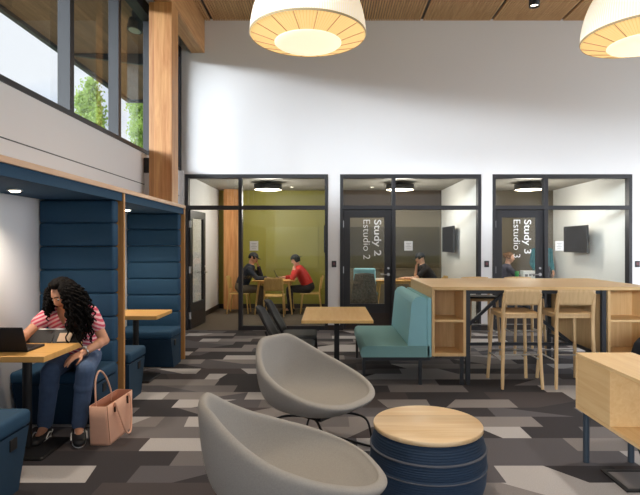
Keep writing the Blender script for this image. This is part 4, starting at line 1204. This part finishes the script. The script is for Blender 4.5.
# tote bag
p = thing('tote_bag', 'blush pink leather tote bag standing on the carpet by the booth', 'bag', (-1.70, 4.05, 0), math.radians(-3))
m = MB(); n = 4
prof = [(-0.075, -0.20, 0.0), (0.075, -0.20, 0.0), (0.075, 0.20, 0.0), (-0.075, 0.20, 0.0)]
def ringb(z, ins=0.0):
    f = z/0.31; wx = 0.078-0.01*f-ins; wy = 0.20+0.035*f-ins; pts = []
    for (sx, sy) in ((1, 1), (-1, 1), (-1, -1), (1, -1)):
        for i in range(4):
            a = {(1,1):0,(-1,1):1,(-1,-1):2,(1,-1):3}[(sx, sy)]*PI/2 + PI/2*i/3
            pts.append((sx*(wx-0.02)+0.02*math.cos(a), sy*(wy-0.02)+0.02*math.sin(a)*1.0, z + (0.0 if ins >= 0 else 0)))
    return pts
vs = []; zs = [0.0, 0.02, 0.1, 0.2, 0.30]; ring_n = 16
for z in zs: vs += ringb(z)
fs = [(i*16+j, i*16+(j+1)%16, (i+1)*16+(j+1)%16, (i+1)*16+j) for i in range(4) for j in range(16)] + [tuple(range(15, -1, -1))]
m.add(vs, fs, 0, True); q = m.build('bag_body', [M['blush'], M['blush_dark']], p)
sd = q.modifiers.new('t', 'SOLIDIFY'); sd.thickness = 0.006; sd.offset = -1; sd.material_offset = 1; sd.material_offset_rim = 0
for x, up in ((-0.066, True), (0.072, False)):
    if up: pts = spline([(x, -0.12, 0.24), (x, -0.125, 0.32), (x-0.02, -0.09, 0.45), (x-0.03, -0.01, 0.51), (x-0.02, 0.07, 0.45), (x, 0.12, 0.32), (x, 0.12, 0.24)], 6)
    else: pts = spline([(x, -0.11, 0.26), (x+0.012, -0.12, 0.30), (x+0.03, -0.10, 0.22), (x+0.05, -0.02, 0.05), (x+0.06, 0.03, 0.02), (x+0.05, 0.08, 0.07), (x+0.03, 0.12, 0.22), (x+0.012, 0.12, 0.30), (x, 0.11, 0.26)], 6)
    m = MB()
    for a, b in zip(pts[:-1], pts[1:]): m.bar(a, b, 0.016, 0.006)
    m = MB().tube(pts, 0.0075, 8)
    m.build('handle', M['blush'], p)
for y in (-0.11, 0.11):
    MB().tube([(0.074+0.004, y, 0.225), (0.076, y, 0.285)], 0.008, 8).build('handle_clip', plain('brass_dark', (70, 50, 40), 0.4, metal=0.4), p)
MB().tube([(0.08-0.001, -0.19, 0.0+0.01), (0.071, -0.222, 0.30)], 0.002, 6).build('seam', M['blush_dark'], p)

# things on the tables of the right and middle rooms
p = thing('laptop', 'dark laptop in front of the person with tied-up brown hair', 'laptop', (4.12, 11.14, 0.743), PI)
MB().box(-0.11, 0.11, -0.16, 0.16, 0.0, 0.016).build('base', M['soft_black'], p, bevel=0.003)
MB().bar((-0.112, 0, 0.010), (-0.155, 0, 0.19), 0.32, 0.008).build('lid', M['soft_black'], p)
p = thing('tumbler', 'green cup beside the dark laptop behind the STUDY 3 door', 'cup', (4.00, 10.90, 0.743))
MB().lathe([(0.0, 0.001), (0.034, 0.0), (0.044, 0.20), (0.039, 0.20), (0.030, 0.01), (0.0, 0.01)], n=28).build('cup_body', plain('green_cup', (40, 140, 70), 0.4), p)
p = thing('supply_box', 'white cardboard box with grey marks on the table behind the STUDY 3 door', 'box', (4.25, 10.95, 0.743), math.radians(4))
MB().box(-0.14, 0.14, -0.08, 0.08, 0, 0.21).build('carton', M['paper'], p, bevel=0.004)
m = MB().box(-0.10, -0.04, -0.082, -0.08, 0.09, 0.14).box(-0.01, 0.04, -0.082, -0.08, 0.10, 0.15).box(0.07, 0.11, -0.082, -0.08, 0.095, 0.135)
m.build('printed_marks', M['ink'], p)
p = tag(MB().box(-0.10, 0.10, -0.07, 0.07, 0, 0.03).build('paper_stack', M['paper'], loc=(1.14, 11.25, 0.743)), 'small stack of white paper on the table behind the STUDY 2 door', 'paper')
# teal chair with a patterned jacket behind the STUDY 2 door
p = thing('upholstered_chair', 'teal upholstered chair draped with a patterned jacket behind the STUDY 2 door', 'chair', (0.80, 11.0, 0), math.radians(82))
MB().rbox(-0.25, 0.25, -0.25, 0.25, 0.40, 0.49, 0.04).build('seat', M['teal_seat'], p)
MB().rbox(-0.31, -0.23, -0.23, 0.23, 0.45, 1.02, 0.04).build('backrest', M['teal'], p)
for sx in (-0.2, 0.2):
    for sy in (-0.2, 0.2): MB().tube([(sx, sy, 0.41), (sx*1.15, sy*1.15, 0.005)], [0.016, 0.011], 8).build('leg', M['black'], p)
JK = plain('patterned_cloth', (100, 94, 86), 0.9, var=0.9, vs=26)
jm = MB(); vs = []; N, K = 20, 16
for i in range(K+1):
    u = i/K; z = 0.30+0.60*u
    for j in range(N+1):
        b = j/N*2-1
        x = -0.345-0.06*(1-u)**1.5-0.018*math.sin(b*9+u*2)*(1-u)-0.02*math.sin(b*4)*(1-u)
        vs.append((x, b*(0.20+0.09*(1-u)), z+0.03*(1-b*b)*(u-0.3)))
jm.add(vs, [(i*(N+1)+j, i*(N+1)+j+1, (i+1)*(N+1)+j+1, (i+1)*(N+1)+j) for i in range(K) for j in range(N)], 0, True)
jo = jm.build('jacket', JK, loc=(0, 0, 0)); sd = jo.modifiers.new('t', 'SOLIDIFY'); sd.thickness = 0.012; sd.offset = 0
jo.location = (0.80, 11.0, 0.0); jo.rotation_euler = (0, 0, math.radians(82))
tag(jo, 'patterned grey-brown jacket hung on the teal chair back behind the STUDY 2 door', 'jacket')

# ------------------------------------------------------------------ outside: trees, soffit light
def tree(x, y, h, w, n, label, seed, leaf):
    random.seed(seed)
    o = thing('leafy_tree', label, 'tree', (x, y, -0.15), 0, 'trees outside the clerestory')
    m = MB(); m.tube([(0, 0, 0), (0.05, 0, h*0.4), (0.0, 0.05, h*0.8), (0, 0, h*0.97)], [0.16, 0.12, 0.05, 0.01], 8)
    tips = []
    for i in range(26):
        z = h*random.uniform(0.25, 0.92); a = random.uniform(0, 2*PI); L = w*(1.05-z/h)*random.uniform(0.6, 1.1)+0.15
        q = V((L*math.cos(a)*0.8, L*math.sin(a)*0.8, z+L*1.3)); m.tube([(0, 0, z), V((0, 0, z)).lerp(q, 0.5)+V((0, 0, -0.05)), q], [0.04, 0.025, 0.006], 5); tips.append((V((0, 0, z)), q))
    m.build('trunk', M['bark'], o)
    f = MB()
    for i in range(n):
        a, b = random.choice(tips); c = a.lerp(b, random.uniform(0.25, 1.08)) + V((random.gauss(0, 0.16), random.gauss(0, 0.16), random.gauss(0, 0.22)))
        E = Euler((random.uniform(0, 6), random.uniform(0, 6), random.uniform(0, 6))).to_matrix(); s_ = random.uniform(0.06, 0.12)
        f.add([c + E @ V(q) for q in ((-s_, 0, 0), (0, -s_*0.6, 0.01), (s_, 0, 0), (0, s_*0.6, 0.01))], [(0, 1, 2, 3)])
    f.build('foliage', leaf, o)
def leafmat(name, c):
    m, t_, b = new_mat(name)
    b.inputs['Base Color'].default_value = lin(c); b.inputs['Roughness'].default_value = 0.6
    tr = t_.n('ShaderNodeBsdfTranslucent'); tr.inputs['Color'].default_value = lin((190, 214, 110))
    ad = t_.n('ShaderNodeMixShader'); ad.inputs['Fac'].default_value = 0.45
    ou = [q for q in m.node_tree.nodes if q.type == 'OUTPUT_MATERIAL'][0]
    t_.l(b.outputs[0], ad.inputs[1]); t_.l(tr.outputs[0], ad.inputs[2]); t_.l(ad.outputs[0], ou.inputs['Surface'])
    return m
LF = leafmat('spring_leaves', (158, 184, 92))
tree(-11.6, 25.0, 9.9, 2.0, 7500, 'bright green tree seen in the second window pane from the left', 3, LF)
tree(-11.2, 30.5, 10.4, 2.4, 7500, 'bright green tree seen in the last window pane beside the timber column', 5, LF)
p = thing('exterior_spotlight', 'dark twin-can spotlight under the wooden canopy outside the window', 'spotlight', (-3.3, 8.86, 0))
MB().cyl((0.03, 0, 5.512), (0.03, 0, 5.36), 0.10).build('mount', M['black_frame'], p)
MB().cyl((0.0, 0, 5.36), (-0.02, -0.02, 5.18), 0.125, 0.13).build('housing', M['gunmetal'], p)
MB().cyl((-0.02, -0.02, 5.181), (-0.021, -0.021, 5.174), 0.10).build('lens', M['steel'], p)
